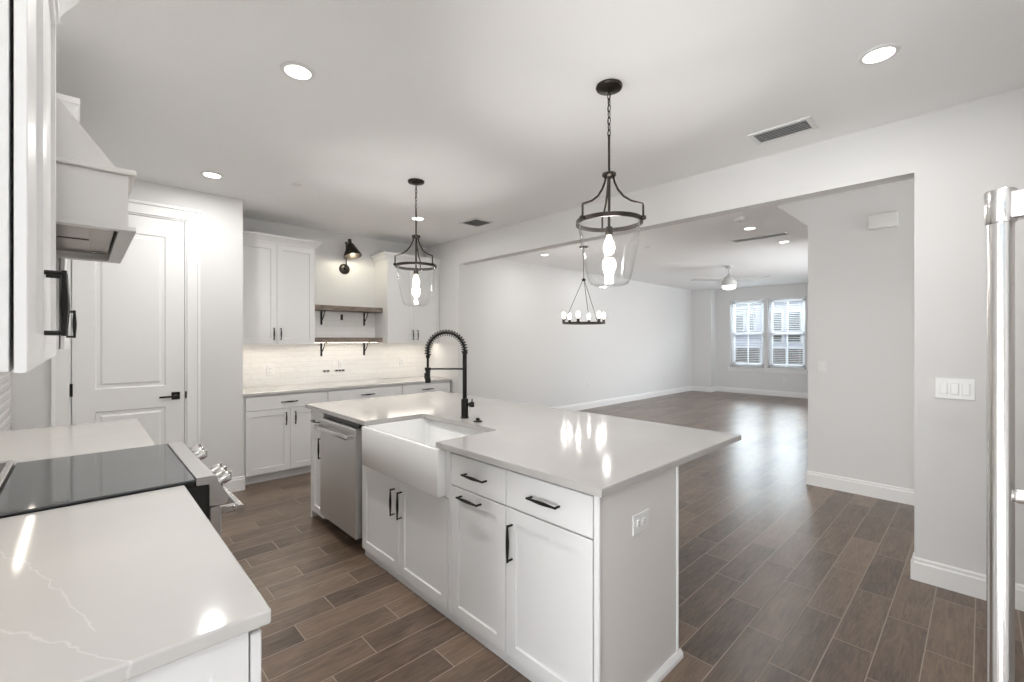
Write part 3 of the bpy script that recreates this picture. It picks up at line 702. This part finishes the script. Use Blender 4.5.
t = thing('wall_outlet', 'bronze outlet on the tile between the two wooden shelves', 'outlet', (2.37, BY - 0.012, 1.745))
part(MB(*TF).box(2.352, 2.384, 0.0005, 0.007, 1.685, 1.755, 0.002), 'cover_plate', BRONZE, t)
part(MB(*TF).box(2.360, 2.376, 0.007, 0.009, 1.70, 1.74, 0.001), 'receptacle', DARK, t)
plate('wall_outlet', 'white double outlet on the near end panel of the island', 'outlet', ((0, 0.955, 0), (1, 0, 0), (0, -1, 0)), 1.627, 0.705, 0.120, 0.080, ('outlet_h',))
RW = ((3.62, 0, 0), (0, 1, 0), (-1, 0, 0))
plate('light_switch', 'white triple rocker switch on the right wall', 'switch', RW, 0.112, 1.157, 0.165, 0.118, ('switch', 3))
HW_ = ((5.23, 0, 0), (0, 1, 0), (-1, 0, 0))
plate('light_switch', 'white single rocker switch on the hall wall near its corner', 'switch', HW_, 1.09, 1.17, 0.075, 0.118, ('switch', 1))
LW = ((0, 5.69, 0), (1, 0, 0), (0, -1, 0))
plate('wall_outlet', 'white outlet low on the long living room wall, the nearer one', 'outlet', LW, 7.66, 0.49, 0.075, 0.118, ('outlet',))
plate('wall_outlet', 'white outlet low on the long living room wall, the farther one by the corner', 'outlet', LW, 10.9, 0.46, 0.075, 0.118, ('outlet',))
plate('wall_outlet', 'white outlet on the street wall below the right window', 'outlet', ((12.8, 0, 0), (0, 1, 0), (-1, 0, 0)), 3.45, 0.42, 0.075, 0.118, ('outlet',))
t = thing('door_chime', 'white rectangular door chime box high on the hall wall', 'chime', (5.23, 0.62, 2.44))
part(MB(*HW_).box(0.515, 0.728, 0.0005, 0.05, 2.44, 2.575, 0.012, 3), 'cover', PLAST, t, 50)

# wall sconce over the shelves
sx = 2.405
t = thing('wall_sconce', 'black swing-arm sconce with a cone shade above the wooden shelves', 'sconce', (sx, BY, 2.33))
SF = ((0, BY, 0), (1, 0, 0), (0, -1, 0))
part(MB(*SF).lathe([(0.066, 0.0005), (0.066, 0.014), (0.055, 0.024), (0.018, 0.028), (0.014, 0.045)], (sx, 0, 2.335), (0, 1, 0), 32), 'backplate', BRONZE, t, 40)
b = MB(*SF); b.tube([(sx, 0.04, 2.335), (sx, 0.065, 2.335)], 0.009, 10); b.tube([(sx, 0.065, 2.32), (sx, 0.065, 2.665)], 0.0075, 10)
b.lathe([(0.014, -0.012), (0.014, 0.012)], (sx, 0.065, 2.655), (1, 0, 0), 14); b.tube([(sx, 0.065, 2.655), (sx, 0.155, 2.655)], 0.0075, 10)
part(b, 'arm', BRONZE, t, 40)
ax = (0.10, 0.22, -0.97)
part(MB(*SF).lathe([(0.008, -0.025), (0.022, -0.02), (0.022, 0.03), (0.040, 0.045), (0.046, 0.06), (0.108, 0.185), (0.110, 0.20), (0.106, 0.20), (0.043, 0.065), (0.02, 0.05)], (sx, 0.165, 2.665), ax, 32, False), 'shade', BRONZE, t, 40)
part(MB(*SF).lathe([(0.006, 0), (0.025, 0.02), (0.032, 0.05), (0.025, 0.08), (0.006, 0.093)], (sx + 0.009, 0.185, 2.59), ax, 16), 'bulb', E_BULB, t, 60, 'lit bulb')

# ------------------------------------------------------------------ left run: range wall, fronts face +X
LX = 0.235
FL = ((LX, 0, 0), (0, 1, 0), (1, 0, 0))
def left_base(label, y0, y1):
    t = thing('base_cabinet', label, 'cabinet', (LX, (y0 + y1) / 2, 0), 'base cabinets along the left wall')
    part(MB().box(-0.37, LX, y0 + 0.02, y1, 0.095, 0.882, 0.001), 'body', CAB, t)
    part(MB().box(-0.35, LX - 0.065, y0 + 0.02, y1, 0, 0.094), 'toe_kick', CAB, t)
    m_ = (y0 + y1) / 2
    for a, c_ in ((y0 + G, m_ - G / 2), (m_ + G / 2, y1 - G)):
        add_drawer(FL, a, c_, 0.735, 0.868, t)
    add_door(FL, y0 + G, m_ - G / 2, 0.10, 0.73, t, m_ - 0.045, 0.63); add_door(FL, m_ + G / 2, y1 - G, 0.10, 0.73, t, m_ + 0.045, 0.63)
    return t
t = left_base('white base cabinet in the foreground under the veined countertop', 0.978, 1.985)
part(MB((0, 0.998, 0), (1, 0, 0), (0, -1, 0)).shaker(-0.37, LX - 0.002, 0.0, 0.882, 0.0, 0.02, 0.06), 'end_panel', CAB, t)
t = left_base('white base cabinet on the far side of the range', 2.80, 3.86)
o = MB().box(-0.3705, 0.269, 0.961, 1.998, 0.884, 0.914, 0.005, 3).done('veined_countertop', QUARTZ); tag(o, 'veined white quartz countertop in the foreground on the near side of the range', 'countertop')
o = MB().box(-0.3705, 0.269, 2.792, 3.882, 0.884, 0.914, 0.005, 3).done('veined_countertop', QUARTZ); tag(o, 'white quartz countertop on the far side of the range by the pantry door', 'countertop')

# range
R0_, R1_ = 2.006, 2.784
rg = thing('kitchen_range', 'slide-in stainless range with a black glass cooktop on the left wall', 'range', (0.0, 2.395, 0))
part(MB().box(-0.36, 0.345, R0_ + 0.004, R1_ - 0.004, 0.10, 0.895, 0.002), 'body', DARK, rg)
part(MB().box(-0.33, 0.30, R0_ + 0.03, R1_ - 0.03, 0.0, 0.10, 0.002), 'plinth', DARK, rg)
b = MB(); b.box(-0.198, 0.303, R0_ - 0.006, R1_ + 0.004, 0.917, 0.925, 0.002); part(b, 'cooktop_glass', GLASSB, rg)
b = MB(); b.box(-0.36, 0.30, R0_ + 0.004, R1_ - 0.004, 0.895, 0.9165); part(b, 'cooktop_frame', DARK, rg)
# rear vent trim with slots
b = MB(); b.box(-0.36, -0.202, R0_, R1_, 0.9165, 0.940, 0.002)
vent = part(b, 'rear_vent_trim', STEELB, rg)
b = MB(); k_ = 0
yy = R0_ + 0.03
while yy < R1_ - 0.05:
    for x0 in (-0.345, -0.300, -0.255): b.box(x0, x0 + 0.034, yy, yy + 0.028, 0.9402, 0.9408)
    yy += 0.042
part(b, 'vent_slots', DARK, vent)
# sloped control panel
b = MB(); b.prism([(0.305, 0.900), (0.305, 0.9285), (0.362, 0.9285), (0.409, 0.835), (0.400, 0.815), (0.346, 0.815), (0.346, 0.897)], R0_ - 0.004, R1_ + 0.002, 'uv')
cp = part(b, 'control_panel', STEEL, rg)
nx, nz = 0.893, 0.449
for yk in (2.075, 2.155, 2.235, 2.555, 2.635, 2.715):
    b = MB(); b.lathe([(0.027, 0.0), (0.027, 0.006), (0.021, 0.009), (0.0205, 0.038), (0.018, 0.042)], (0.3865, yk, 0.8815), (nx, 0, nz), 24)
    c0 = Vector((0.3865, yk, 0.8815)) + Vector((nx, 0, nz)) * 0.043
    b.box(c0.x - 0.006, c0.x + 0.008, yk - 0.004, yk + 0.004, c0.z - 0.016, c0.z + 0.016, 0.002)
    part(b, 'knob', STEELB, rg, 40)
part(MB().prism([(0.3875, 0.8875), (0.3995, 0.8635), (0.3985, 0.863), (0.3865, 0.887)], 2.31, 2.48, 'uv'), 'display', DARK, rg)
part(MB().box(0.3465, 0.385, R0_, R1_ - 0.002, 0.24, 0.808, 0.004), 'oven_door', STEEL, rg)
part(MB().box(0.3852, 0.3870, R0_ + 0.11, R1_ - 0.11, 0.36, 0.66, 0.001), 'oven_window', GLASSB, rg)
b = MB(); b.tube([(0.450, R0_ + 0.004, 0.775), (0.450, R1_ - 0.004, 0.775)], 0.0175, 20)
for yk in (R0_ + 0.045, R1_ - 0.045): b.box(0.3855, 0.450, yk - 0.012, yk + 0.012, 0.762, 0.790, 0.004)
part(b, 'oven_handle', STEELB, rg, 40)
part(MB().box(0.3465, 0.382, R0_, R1_ - 0.002, 0.075, 0.232, 0.004), 'storage_drawer', STEEL, rg)

# wall cabinets on the left wall
UX = -0.0742; FW = ((UX, 0, 0), (0, 1, 0), (1, 0, 0))
def left_upper(label, y0, y1, seam, yend):
    t = thing('wall_cabinet', label, 'cabinet', (UX, (y0 + y1) / 2, 1.385), 'wall cabinets on the left wall')
    part(MB().box(-0.3835, UX + 0.0005, y0, y1, 1.395, 2.42, 0.001), 'body', CAB, t)
    add_door(((UX + 0.0042, 0, 0), (0, 1, 0), (1, 0, 0)), y0 + 0.0, seam - G / 2, 1.393, 2.40, t, seam - 0.032, 1.515, ln=0.135, t=0.0135)
    add_door(((UX + 0.0042, 0, 0), (0, 1, 0), (1, 0, 0)), seam + G / 2, yend, 1.393, 2.40, t, seam + 0.032, 1.515, ln=0.135, t=0.0135)
    b = MB(); prof = [(0, 0), (0.024, 0), (0.026, 0.018), (0.038, 0.04), (0.062, 0.075), (0.068, 0.08), (0.068, 0.105), (0, 0.105)]; rings = []
    for w_, v_ in prof:
        rings.append([b.bm.verts.new(q) for q in ((-0.384, y0 - w_, 2.405 + v_), (UX + w_, y0 - w_, 2.405 + v_), (UX + w_, y1 + w_ * 0, 2.405 + v_), (-0.384, y1 + w_ * 0, 2.405 + v_))])
    for A, C in zip(rings, rings[1:]):
        for k in range(3): b.bm.faces.new([A[k], A[k + 1], C[k + 1], C[k]])
    b.bm.faces.new(rings[-1])
    part(b, 'crown_molding', CAB, t)
    part(MB().box(-0.214, -0.202, y0 + 0.08, y1 - 0.08, 1.387, 1.3945), 'led_strip', E_LED, t, None, 'lit LED strip')
    return t
left_upper('white wall cabinet at the extreme left edge, closest to the camera', 0.938, 1.945, 1.345, 1.90)
left_upper('white wall cabinet beyond the range hood', 2.84, 3.88, 3.10, 3.86)

# range hood
hd = thing('range_hood', 'painted wooden range hood with a sloped top above the range', 'hood', (-0.1, 2.39, 1.80))
HY0, HY1 = 1.972, 2.812
b = MB()
b.box(-0.3835, -0.325, HY0 - 0.018, HY1 + 0.018, 1.80, 1.814); b.box(0.088, 0.132, HY0 - 0.018, HY1 + 0.018, 1.80, 1.814, 0.001)
b.box(-0.325, 0.088, HY0 - 0.018, HY0 + 0.022, 1.80, 1.814, 0.001); b.box(-0.325, 0.088, HY1 - 0.022, HY1 + 0.018, 1.80, 1.814, 0.001)
part(b, 'bottom_trim', HOODP, hd)
b = MB(); b.box(0.094, 0.112, HY0, HY1, 1.815, 1.985); b.box(-0.383, 0.094, HY0, HY0 + 0.018, 1.815, 1.985); b.box(-0.383, 0.094, HY1 - 0.018, HY1, 1.815, 1.985)
part(b, 'apron', HOODP, hd)
part(MB().box(-0.383, 0.132, HY0 - 0.018, HY1 + 0.018, 1.9855, 2.003, 0.003), 'ledge', HOODP, hd)
b = MB(); b.prism([(-0.383, 2.0035), (0.088, 2.0035), (0.072, 2.02), (-0.24, 2.44), (-0.24, 2.62), (-0.383, 2.62)], HY0 + 0.008, HY1 - 0.008, 'uv')
part(b, 'sloped_top', HOODP, hd)
ln_ = part(MB().box(-0.32, 0.084, HY0 + 0.026, HY1 - 0.026, 1.83, 1.845, 0.001), 'liner', LINER, hd)
b = MB(); b.box(-0.29, 0.02, 2.12, 2.37, 1.826, 1.8298, 0.001); b.box(-0.29, 0.02, 2.41, 2.66, 1.826, 1.8298, 0.001)
part(b, 'filter', LINER, ln_)
for yk in (2.06, 2.72): part(MB().lathe([(0.014, 0), (0.014, 0.004), (0.010, 0.006)], (0.045, yk, 1.8298), (0, 0, -1), 16), 'control_button', STEELB, ln_)

# ------------------------------------------------------------------ refrigerator beside the camera
fr = thing('refrigerator', 'stainless refrigerator at the right edge with a tall tubular handle', 'refrigerator', (1.27, -0.45, 0))
part(MB().box(0.80, 1.72, -0.92, -0.155, 0.03, 2.10, 0.004), 'body', STEEL, fr)
part(MB().box(0.84, 1.68, -0.88, -0.2, 0.0, 0.03), 'plinth', DARK, fr)
part(MB().box(0.803, 1.717, -0.153, -0.092, 0.62, 2.095, 0.006), 'door', STEEL, fr)
part(MB().box(0.803, 1.717, -0.153, -0.092, 0.10, 0.612, 0.006), 'freezer_drawer', STEEL, fr)
b = MB(); hx, hy = 0.851, -0.0156
b.tube([(hx, hy, 0.70), (hx, hy, 1.598)], 0.0124, 24)
for z0 in (1.588, 0.66):
    b.lathe([(0.0135, 0.0), (0.0148, 0.002), (0.0148, 0.041), (0.0135, 0.043)], (hx, hy, z0), (0, 0, 1), 28)
    b.box(hx - 0.013, hx + 0.013, -0.0915, hy - 0.006, z0 + 0.004, z0 + 0.0385, 0.004, 2)
b.box(hx - 0.009, hx + 0.009, -0.0915, hy - 0.01, 1.235, 1.252, 0.005, 2)
part(b, 'door_handle', STEELB, fr, 35)
b = MB(); b.tube([(0.90, -0.03, 0.53), (1.62, -0.03, 0.53)], 0.0155, 20)
for xx in (0.94, 1.58): b.box(xx - 0.015, xx + 0.015, -0.0915, -0.03, 0.515, 0.545, 0.004)
part(b, 'drawer_handle', STEELB, fr, 35)

# ------------------------------------------------------------------ ceiling fittings
def downlight(x, y, z, label, grp, watt=3.5):
    t = thing('recessed_light', label, 'ceiling light', (x, y, z), grp)
    part(MB().lathe([(0.058, -0.001), (0.060, 0.008), (0.074, 0.007), (0.080, 0.0005)], (x, y, z), (0, 0, -1), 40), 'trim_ring', PLAST, t, 40)
    part(MB().lathe([(0.058, 0.0), (0.058, 0.0085)], (x, y, z), (0, 0, -1), 32), 'lens', E_CAN, t, None, 'lit round lens')
    l = bpy.data.lights.new('downlight_lamp', 'AREA'); l.shape = 'DISK'; l.size = 0.11; l.energy = watt; l.color = (1.0, 0.98, 0.96)
    o = bpy.data.objects.new('downlight_lamp', l); COL.objects.link(o); o.location = (x, y, z - 0.012)
    return t
KG, LG = 'recessed kitchen ceiling lights', 'recessed living room ceiling lights'
downlight(0.779, 2.361, CZ, 'recessed kitchen light above the aisle between range and island', KG, 17)
downlight(2.702, 0.337, CZ, 'recessed kitchen light at the upper right near the refrigerator', KG, 7)
downlight(0.764, 4.326, CZ, 'recessed kitchen light in front of the pantry door', KG, 8.5)
downlight(2.684, 4.311, CZ, 'recessed kitchen light behind the farther pendant', KG, 5)
downlight(0.55, -0.45, CZ, 'recessed kitchen light above the camera position', KG, 8)
downlight(6.018, 2.008, LZ, 'recessed living room light beside the smoke detector', LG)
downlight(7.2, 1.95, LZ, 'recessed living room light beside the long ceiling vent', LG)
downlight(5.463, 4.946, LZ, 'recessed living room light nearest the long white wall', LG)
downlight(7.24, 4.96, LZ, 'recessed living room light seen through the nearer pendant glass', LG)
t = thing('smoke_detector', 'round white smoke detector on the living room ceiling', 'smoke detector', (5.45, 1.92, LZ))
part(MB().lathe([(0.07, 0.0005), (0.07, 0.012), (0.062, 0.034), (0.03, 0.040)], (5.45, 1.92, LZ), (0, 0, -1), 32), 'housing', PLAST, t, 40)
part(MB().lathe([(0.012, 0.0), (0.012, 0.003)], (5.45, 1.92, LZ - 0.04), (0, 0, -1), 16), 'test_button', GREY, t, 40)
for x, y, z, lb in ((1.34, 4.084, CZ, 'small round sprinkler cover on the kitchen ceiling'), (6.125, 3.48, LZ, 'small round sprinkler cover on the living room ceiling, the nearer one'), (9.94, 3.26, LZ, 'small round sprinkler cover beyond the ceiling fan')):
    o = MB().lathe([(0.04, 0.0005), (0.04, 0.006), (0.034, 0.010), (0.012, 0.011)], (x, y, z), (0, 0, -1), 28).done('sprinkler_cover', PLAST, None, 40); tag(o, lb, 'sprinkler')
DUCT = mat('duct_grey', (0.09, 0.09, 0.095), 0.6); bump(DUCT, 60, 0.02)
def vent_(x0, x1, y0, y1, z, label, along):
    t = thing('ceiling_vent', label, 'vent', ((x0 + x1) / 2, (y0 + y1) / 2, z))
    b = MB(); f = 0.028
    for a in ((x0, x1, y0, y0 + f), (x0, x1, y1 - f, y1), (x0, x0 + f, y0 + f, y1 - f), (x1 - f, x1, y0 + f, y1 - f)): b.box(*a, z - 0.010, z - 0.0005, 0.002)
    part(b, 'frame', PLAST, t)
    part(MB().box(x0 + f, x1 - f, y0 + f, y1 - f, z - 0.003, z - 0.0005), 'duct_backing', DUCT, t)
    b = MB()
    if along == 'y':
        n = max(3, int((x1 - x0 - 2 * f) / 0.022))
        for i in range(n):
            xc = x0 + f + (i + 0.5) * (x1 - x0 - 2 * f) / n
            b.prism([(xc - 0.006, z - 0.013), (xc + 0.004, z - 0.004), (xc + 0.0052, z - 0.004), (xc - 0.0048, z - 0.013)], y0 + f, y1 - f, 'uv')
    part(b, 'louvers', PLAST, t)
vent_(3.15, 3.355, 0.715, 1.065, CZ, 'slotted white ceiling vent between island and opening', 'y')
vent_(3.12, 3.40, 3.85, 4.15, CZ, 'small slotted white ceiling vent near the back wall', 'y')
vent_(6.55, 6.75, 1.75, 2.45, LZ, 'long slotted ceiling vent in the living room', 'y')

# pendants over the island
def pendant(x, y, label):
    t = thing('pendant_light', label, 'pendant light', (x, y, 1.72), 'glass pendants over the island')
    part(MB().lathe([(0.068, 0.0005), (0.070, 0.006), (0.066, 0.016), (0.035, 0.026), (0.012, 0.032)], (x, y, CZ), (0, 0, -1), 36), 'canopy', BRONZE, t, 40)
    b = MB(); zt = CZ - 0.032; k = 0
    while zt > 2.52:
        h, r = 0.040, 0.0085
        pts = []
        for i in range(14):
            a = 2 * pi * i / 14; u_ = r * math.cos(a); v_ = (h / 2) * math.sin(a)
            pts.append((x + (u_ if k % 2 else 0), y + (0 if k % 2 else u_), zt - h / 2 + v_))
        b.tube(pts, 0.0026, 6, False, True); zt -= h - 0.007; k += 1
    b.tube([(x + 0.004, y, CZ - 0.03), (x - 0.003, y + 0.003, 2.62), (x, y, 2.50)], 0.0015, 5)
    part(b, 'chain', BRONZE, t, 60)
    part(MB().tube([(x, y, zt + 0.004), (x, y, 2.30)], 0.0065, 12), 'rod', BRONZE, t, 40)
    part(MB().lathe([(0.010, 0.022), (0.020, 0.018), (0.036, 0.012), (0.036, 0.0), (0.028, -0.008), (0.012, -0.012)], (x, y, 2.305), (0, 0, 1), 28), 'hub', BRONZE, t, 40)
    part(MB().tube([(x, y, 2.30), (x, y, 2.03)], 0.0075, 12), 'inner_rod', BRONZE, t, 40)
    for th in (-30, 90, 210):
        a = math.radians(th - 43.7); ca, sa = math.cos(a), math.sin(a); b = MB()
        prof = [(0.022, 2.300), (0.030, 2.265), (0.048, 2.225), (0.078, 2.185), (0.118, 2.155), (0.160, 2.138), (0.176, 2.132), (0.178, 2.122), (0.178, 2.062)]
        b.tube([(x + r * ca, y + r * sa, z) for r, z in prof], 0.0055, 8)
        b.lathe([(0.009, -0.012), (0.012, -0.008), (0.012, 0.008), (0.008, 0.014)], (x + 0.178 * ca, y + 0.178 * sa, 2.060), (ca, sa, 0), 14)
        part(b, 'arm', BRONZE, t, 40)
    part(MB().lathe([(0.166, 0.0), (0.174, 0.0), (0.174, 0.022), (0.166, 0.022), (0.166, 0.0)], (x, y, 2.047), (0, 0, 1), 56, False), 'ring', BRONZE, t, 40)
    outer = [(0.160, 2.064), (0.158, 2.02), (0.150, 1.955), (0.138, 1.88), (0.122, 1.80), (0.108, 1.752), (0.096, 1.733), (0.075, 1.724)]
    part(MB().lathe(outer + [(0.001, 1.722)], (x, y, 0), (0, 0, 1), 64, False), 'glass_bell', GLASS, t, 60, 'clear glass bell')
    part(MB().lathe([(0.016, 0.0), (0.020, -0.006), (0.020, -0.040), (0.016, -0.045)], (x, y, 2.035), (0, 0, 1), 20), 'socket', BRONZE, t, 40)
    part(MB().lathe([(0.012, 0.0), (0.014, -0.012), (0.029, -0.050), (0.031, -0.070), (0.024, -0.092), (0.008, -0.104)], (x, y, 1.990), (0, 0, 1), 20), 'bulb', E_BULB, t, 60, 'lit bulb')
    l = bpy.data.lights.new('pendant_lamp', 'POINT'); l.energy = 9; l.color = (1, 0.97, 0.93); l.shadow_soft_size = 0.045
    o = bpy.data.objects.new('pendant_lamp', l); COL.objects.link(o); o.location = (x, y, 1.93)
pendant(2.014, 1.365, 'clear glass bell pendant over the near half of the island')
pendant(2.042, 3.311, 'clear glass bell pendant over the far half of the island')

# chandelier in the dining area
cx, cy = 5.42, 4.12
t = thing('ring_chandelier', 'black ring chandelier with six lit bulbs in the room beyond', 'chandelier', (cx, cy, 1.66))
part(MB().lathe([(0.065, 0.0005), (0.065, 0.015), (0.02, 0.025)], (cx, cy, LZ), (0, 0, -1), 28), 'canopy', BRONZE, t, 40)
part(MB().tube([(cx, cy, LZ - 0.02), (cx, cy, 2.33)], 0.005, 8), 'stem', BRONZE, t)
part(MB().lathe([(0.008, 0.03), (0.012, 0.02), (0.030, 0.008), (0.030, -0.008), (0.012, -0.02)], (cx, cy, 2.33), (0, 0, 1), 20), 'hub', BRONZE, t, 40)
part(MB().lathe([(0.292, 0.0), (0.318, 0.0), (0.318, 0.022), (0.292, 0.022), (0.292, 0.0)], (cx, cy, 1.672), (0, 0, 1), 64, False), 'ring', BRONZE, t, 40)
for th in (36, 156, 276):
    a = math.radians(th - 43.7)
    part(MB().tube([(cx + 0.015 * math.cos(a), cy + 0.015 * math.sin(a), 2.325), (cx + 0.305 * math.cos(a), cy + 0.305 * math.sin(a), 1.69)], 0.004, 8), 'rod', BRONZE, t)
for th in range(6, 366, 60):
    a = math.radians(th - 43.7); px, py = cx + 0.305 * math.cos(a), cy + 0.305 * math.sin(a)
    sk_ = part(MB().lathe([(0.026, 0.0), (0.028, 0.006), (0.020, 0.010), (0.020, 0.050), (0.016, 0.054)], (px, py, 1.6945), (0, 0, 1), 16), 'socket', BRONZE, t, 40)
    part(MB().lathe([(0.012, 0.0), (0.024, 0.025), (0.029, 0.055), (0.022, 0.085), (0.006, 0.10)], (px, py, 1.749), (0, 0, 1), 16), 'bulb', E_BULBC, sk_, 60, 'lit bulb')
    l = bpy.data.lights.new('chandelier_lamp', 'POINT'); l.energy = 2; l.color = (1, 0.95, 0.89); l.shadow_soft_size = 0.022
    o = bpy.data.objects.new('chandelier_lamp', l); COL.objects.link(o); o.location = (px, py, 1.80)

# ceiling fan
fx, fy = 8.80, 3.30
t = thing('ceiling_fan', 'white three-blade ceiling fan with a light in the living room', 'ceiling fan', (fx, fy, 2.38))
FANP = mat('fan_paint', (0.60, 0.60, 0.59), 0.4); bump(FANP, 60, 0.01)
part(MB().lathe([(0.072, 0.0005), (0.072, 0.02), (0.05, 0.05), (0.018, 0.062)], (fx, fy, LZ), (0, 0, -1), 28), 'canopy', FANP, t, 40)
part(MB().tube([(fx, fy, LZ - 0.06), (fx, fy, 2.655)], 0.014, 12), 'downrod', FANP, t)
part(MB().lathe([(0.03, 0.0), (0.045, -0.02), (0.085, -0.05), (0.095, -0.08), (0.105, -0.10), (0.130, -0.12), (0.135, -0.20), (0.12, -0.215)], (fx, fy, 2.665), (0, 0, 1), 40), 'motor_housing', FANP, t, 40)
part(MB().lathe([(0.118, 0.0), (0.118, -0.03), (0.10, -0.055), (0.05, -0.07), (0.001, -0.073)], (fx, fy, 2.4495), (0, 0, 1), 32), 'light_lens', E_FAN, t, 40, 'lit frosted lens')
for th in (-50, 70, 190):
    a = math.radians(th - 43.7); A = (math.cos(a), math.sin(a), 0); Nn = (-math.sin(a), math.cos(a), 0)
    b = MB((fx, fy, 0), A, Nn)
    b.box(0.10, 0.20, -0.03, 0.03, 2.530, 2.538, 0.002)
    P = [(0.17, -0.055, 2.545), (0.72, -0.075, 2.540), (0.76, -0.055, 2.541), (0.76, 0.055, 2.566), (0.72, 0.075, 2.570), (0.17, 0.055, 2.560)]
    lo = [b.bm.verts.new(b.p(*q)) for q in P]; hi = [b.bm.verts.new(b.p(q[0], q[1], q[2] + 0.008)) for q in P]
    b.bm.faces.new(lo[::-1]); b.bm.faces.new(hi)
    for i in range(6): b.bm.faces.new([lo[i], lo[(i + 1) % 6], hi[(i + 1) % 6], hi[i]])
    part(b, 'blade', FANP, t)
# lamps of the under-cabinet strips
def led(x0, x1, y0, y1, z, e):
    l = bpy.data.lights.new('led_lamp', 'AREA'); l.shape = 'RECTANGLE'; l.size = x1 - x0; l.size_y = y1 - y0; l.energy = e; l.color = (1.0, 0.90, 0.78)
    o = bpy.data.objects.new('led_lamp', l); COL.objects.link(o); o.location = ((x0 + x1) / 2, (y0 + y1) / 2, z)
led(1.17, 1.87, 5.325, 5.355, 1.3945, 1.1); led(1.97, 2.77, 5.43, 5.46, 1.3995, 0.9); led(2.87, 3.57, 5.325, 5.355, 1.3945, 1.1)
led(-0.22, -0.195, 1.02, 1.86, 1.384, 0.3); led(-0.22, -0.195, 2.92, 3.80, 1.384, 0.3)
l = bpy.data.lights.new('sconce_lamp', 'POINT'); l.energy = 3.2; l.color = (1, 0.93, 0.72); l.shadow_soft_size = 0.03
o = bpy.data.objects.new('sconce_lamp', l); COL.objects.link(o); o.location = (2.42, 5.39, 2.47)
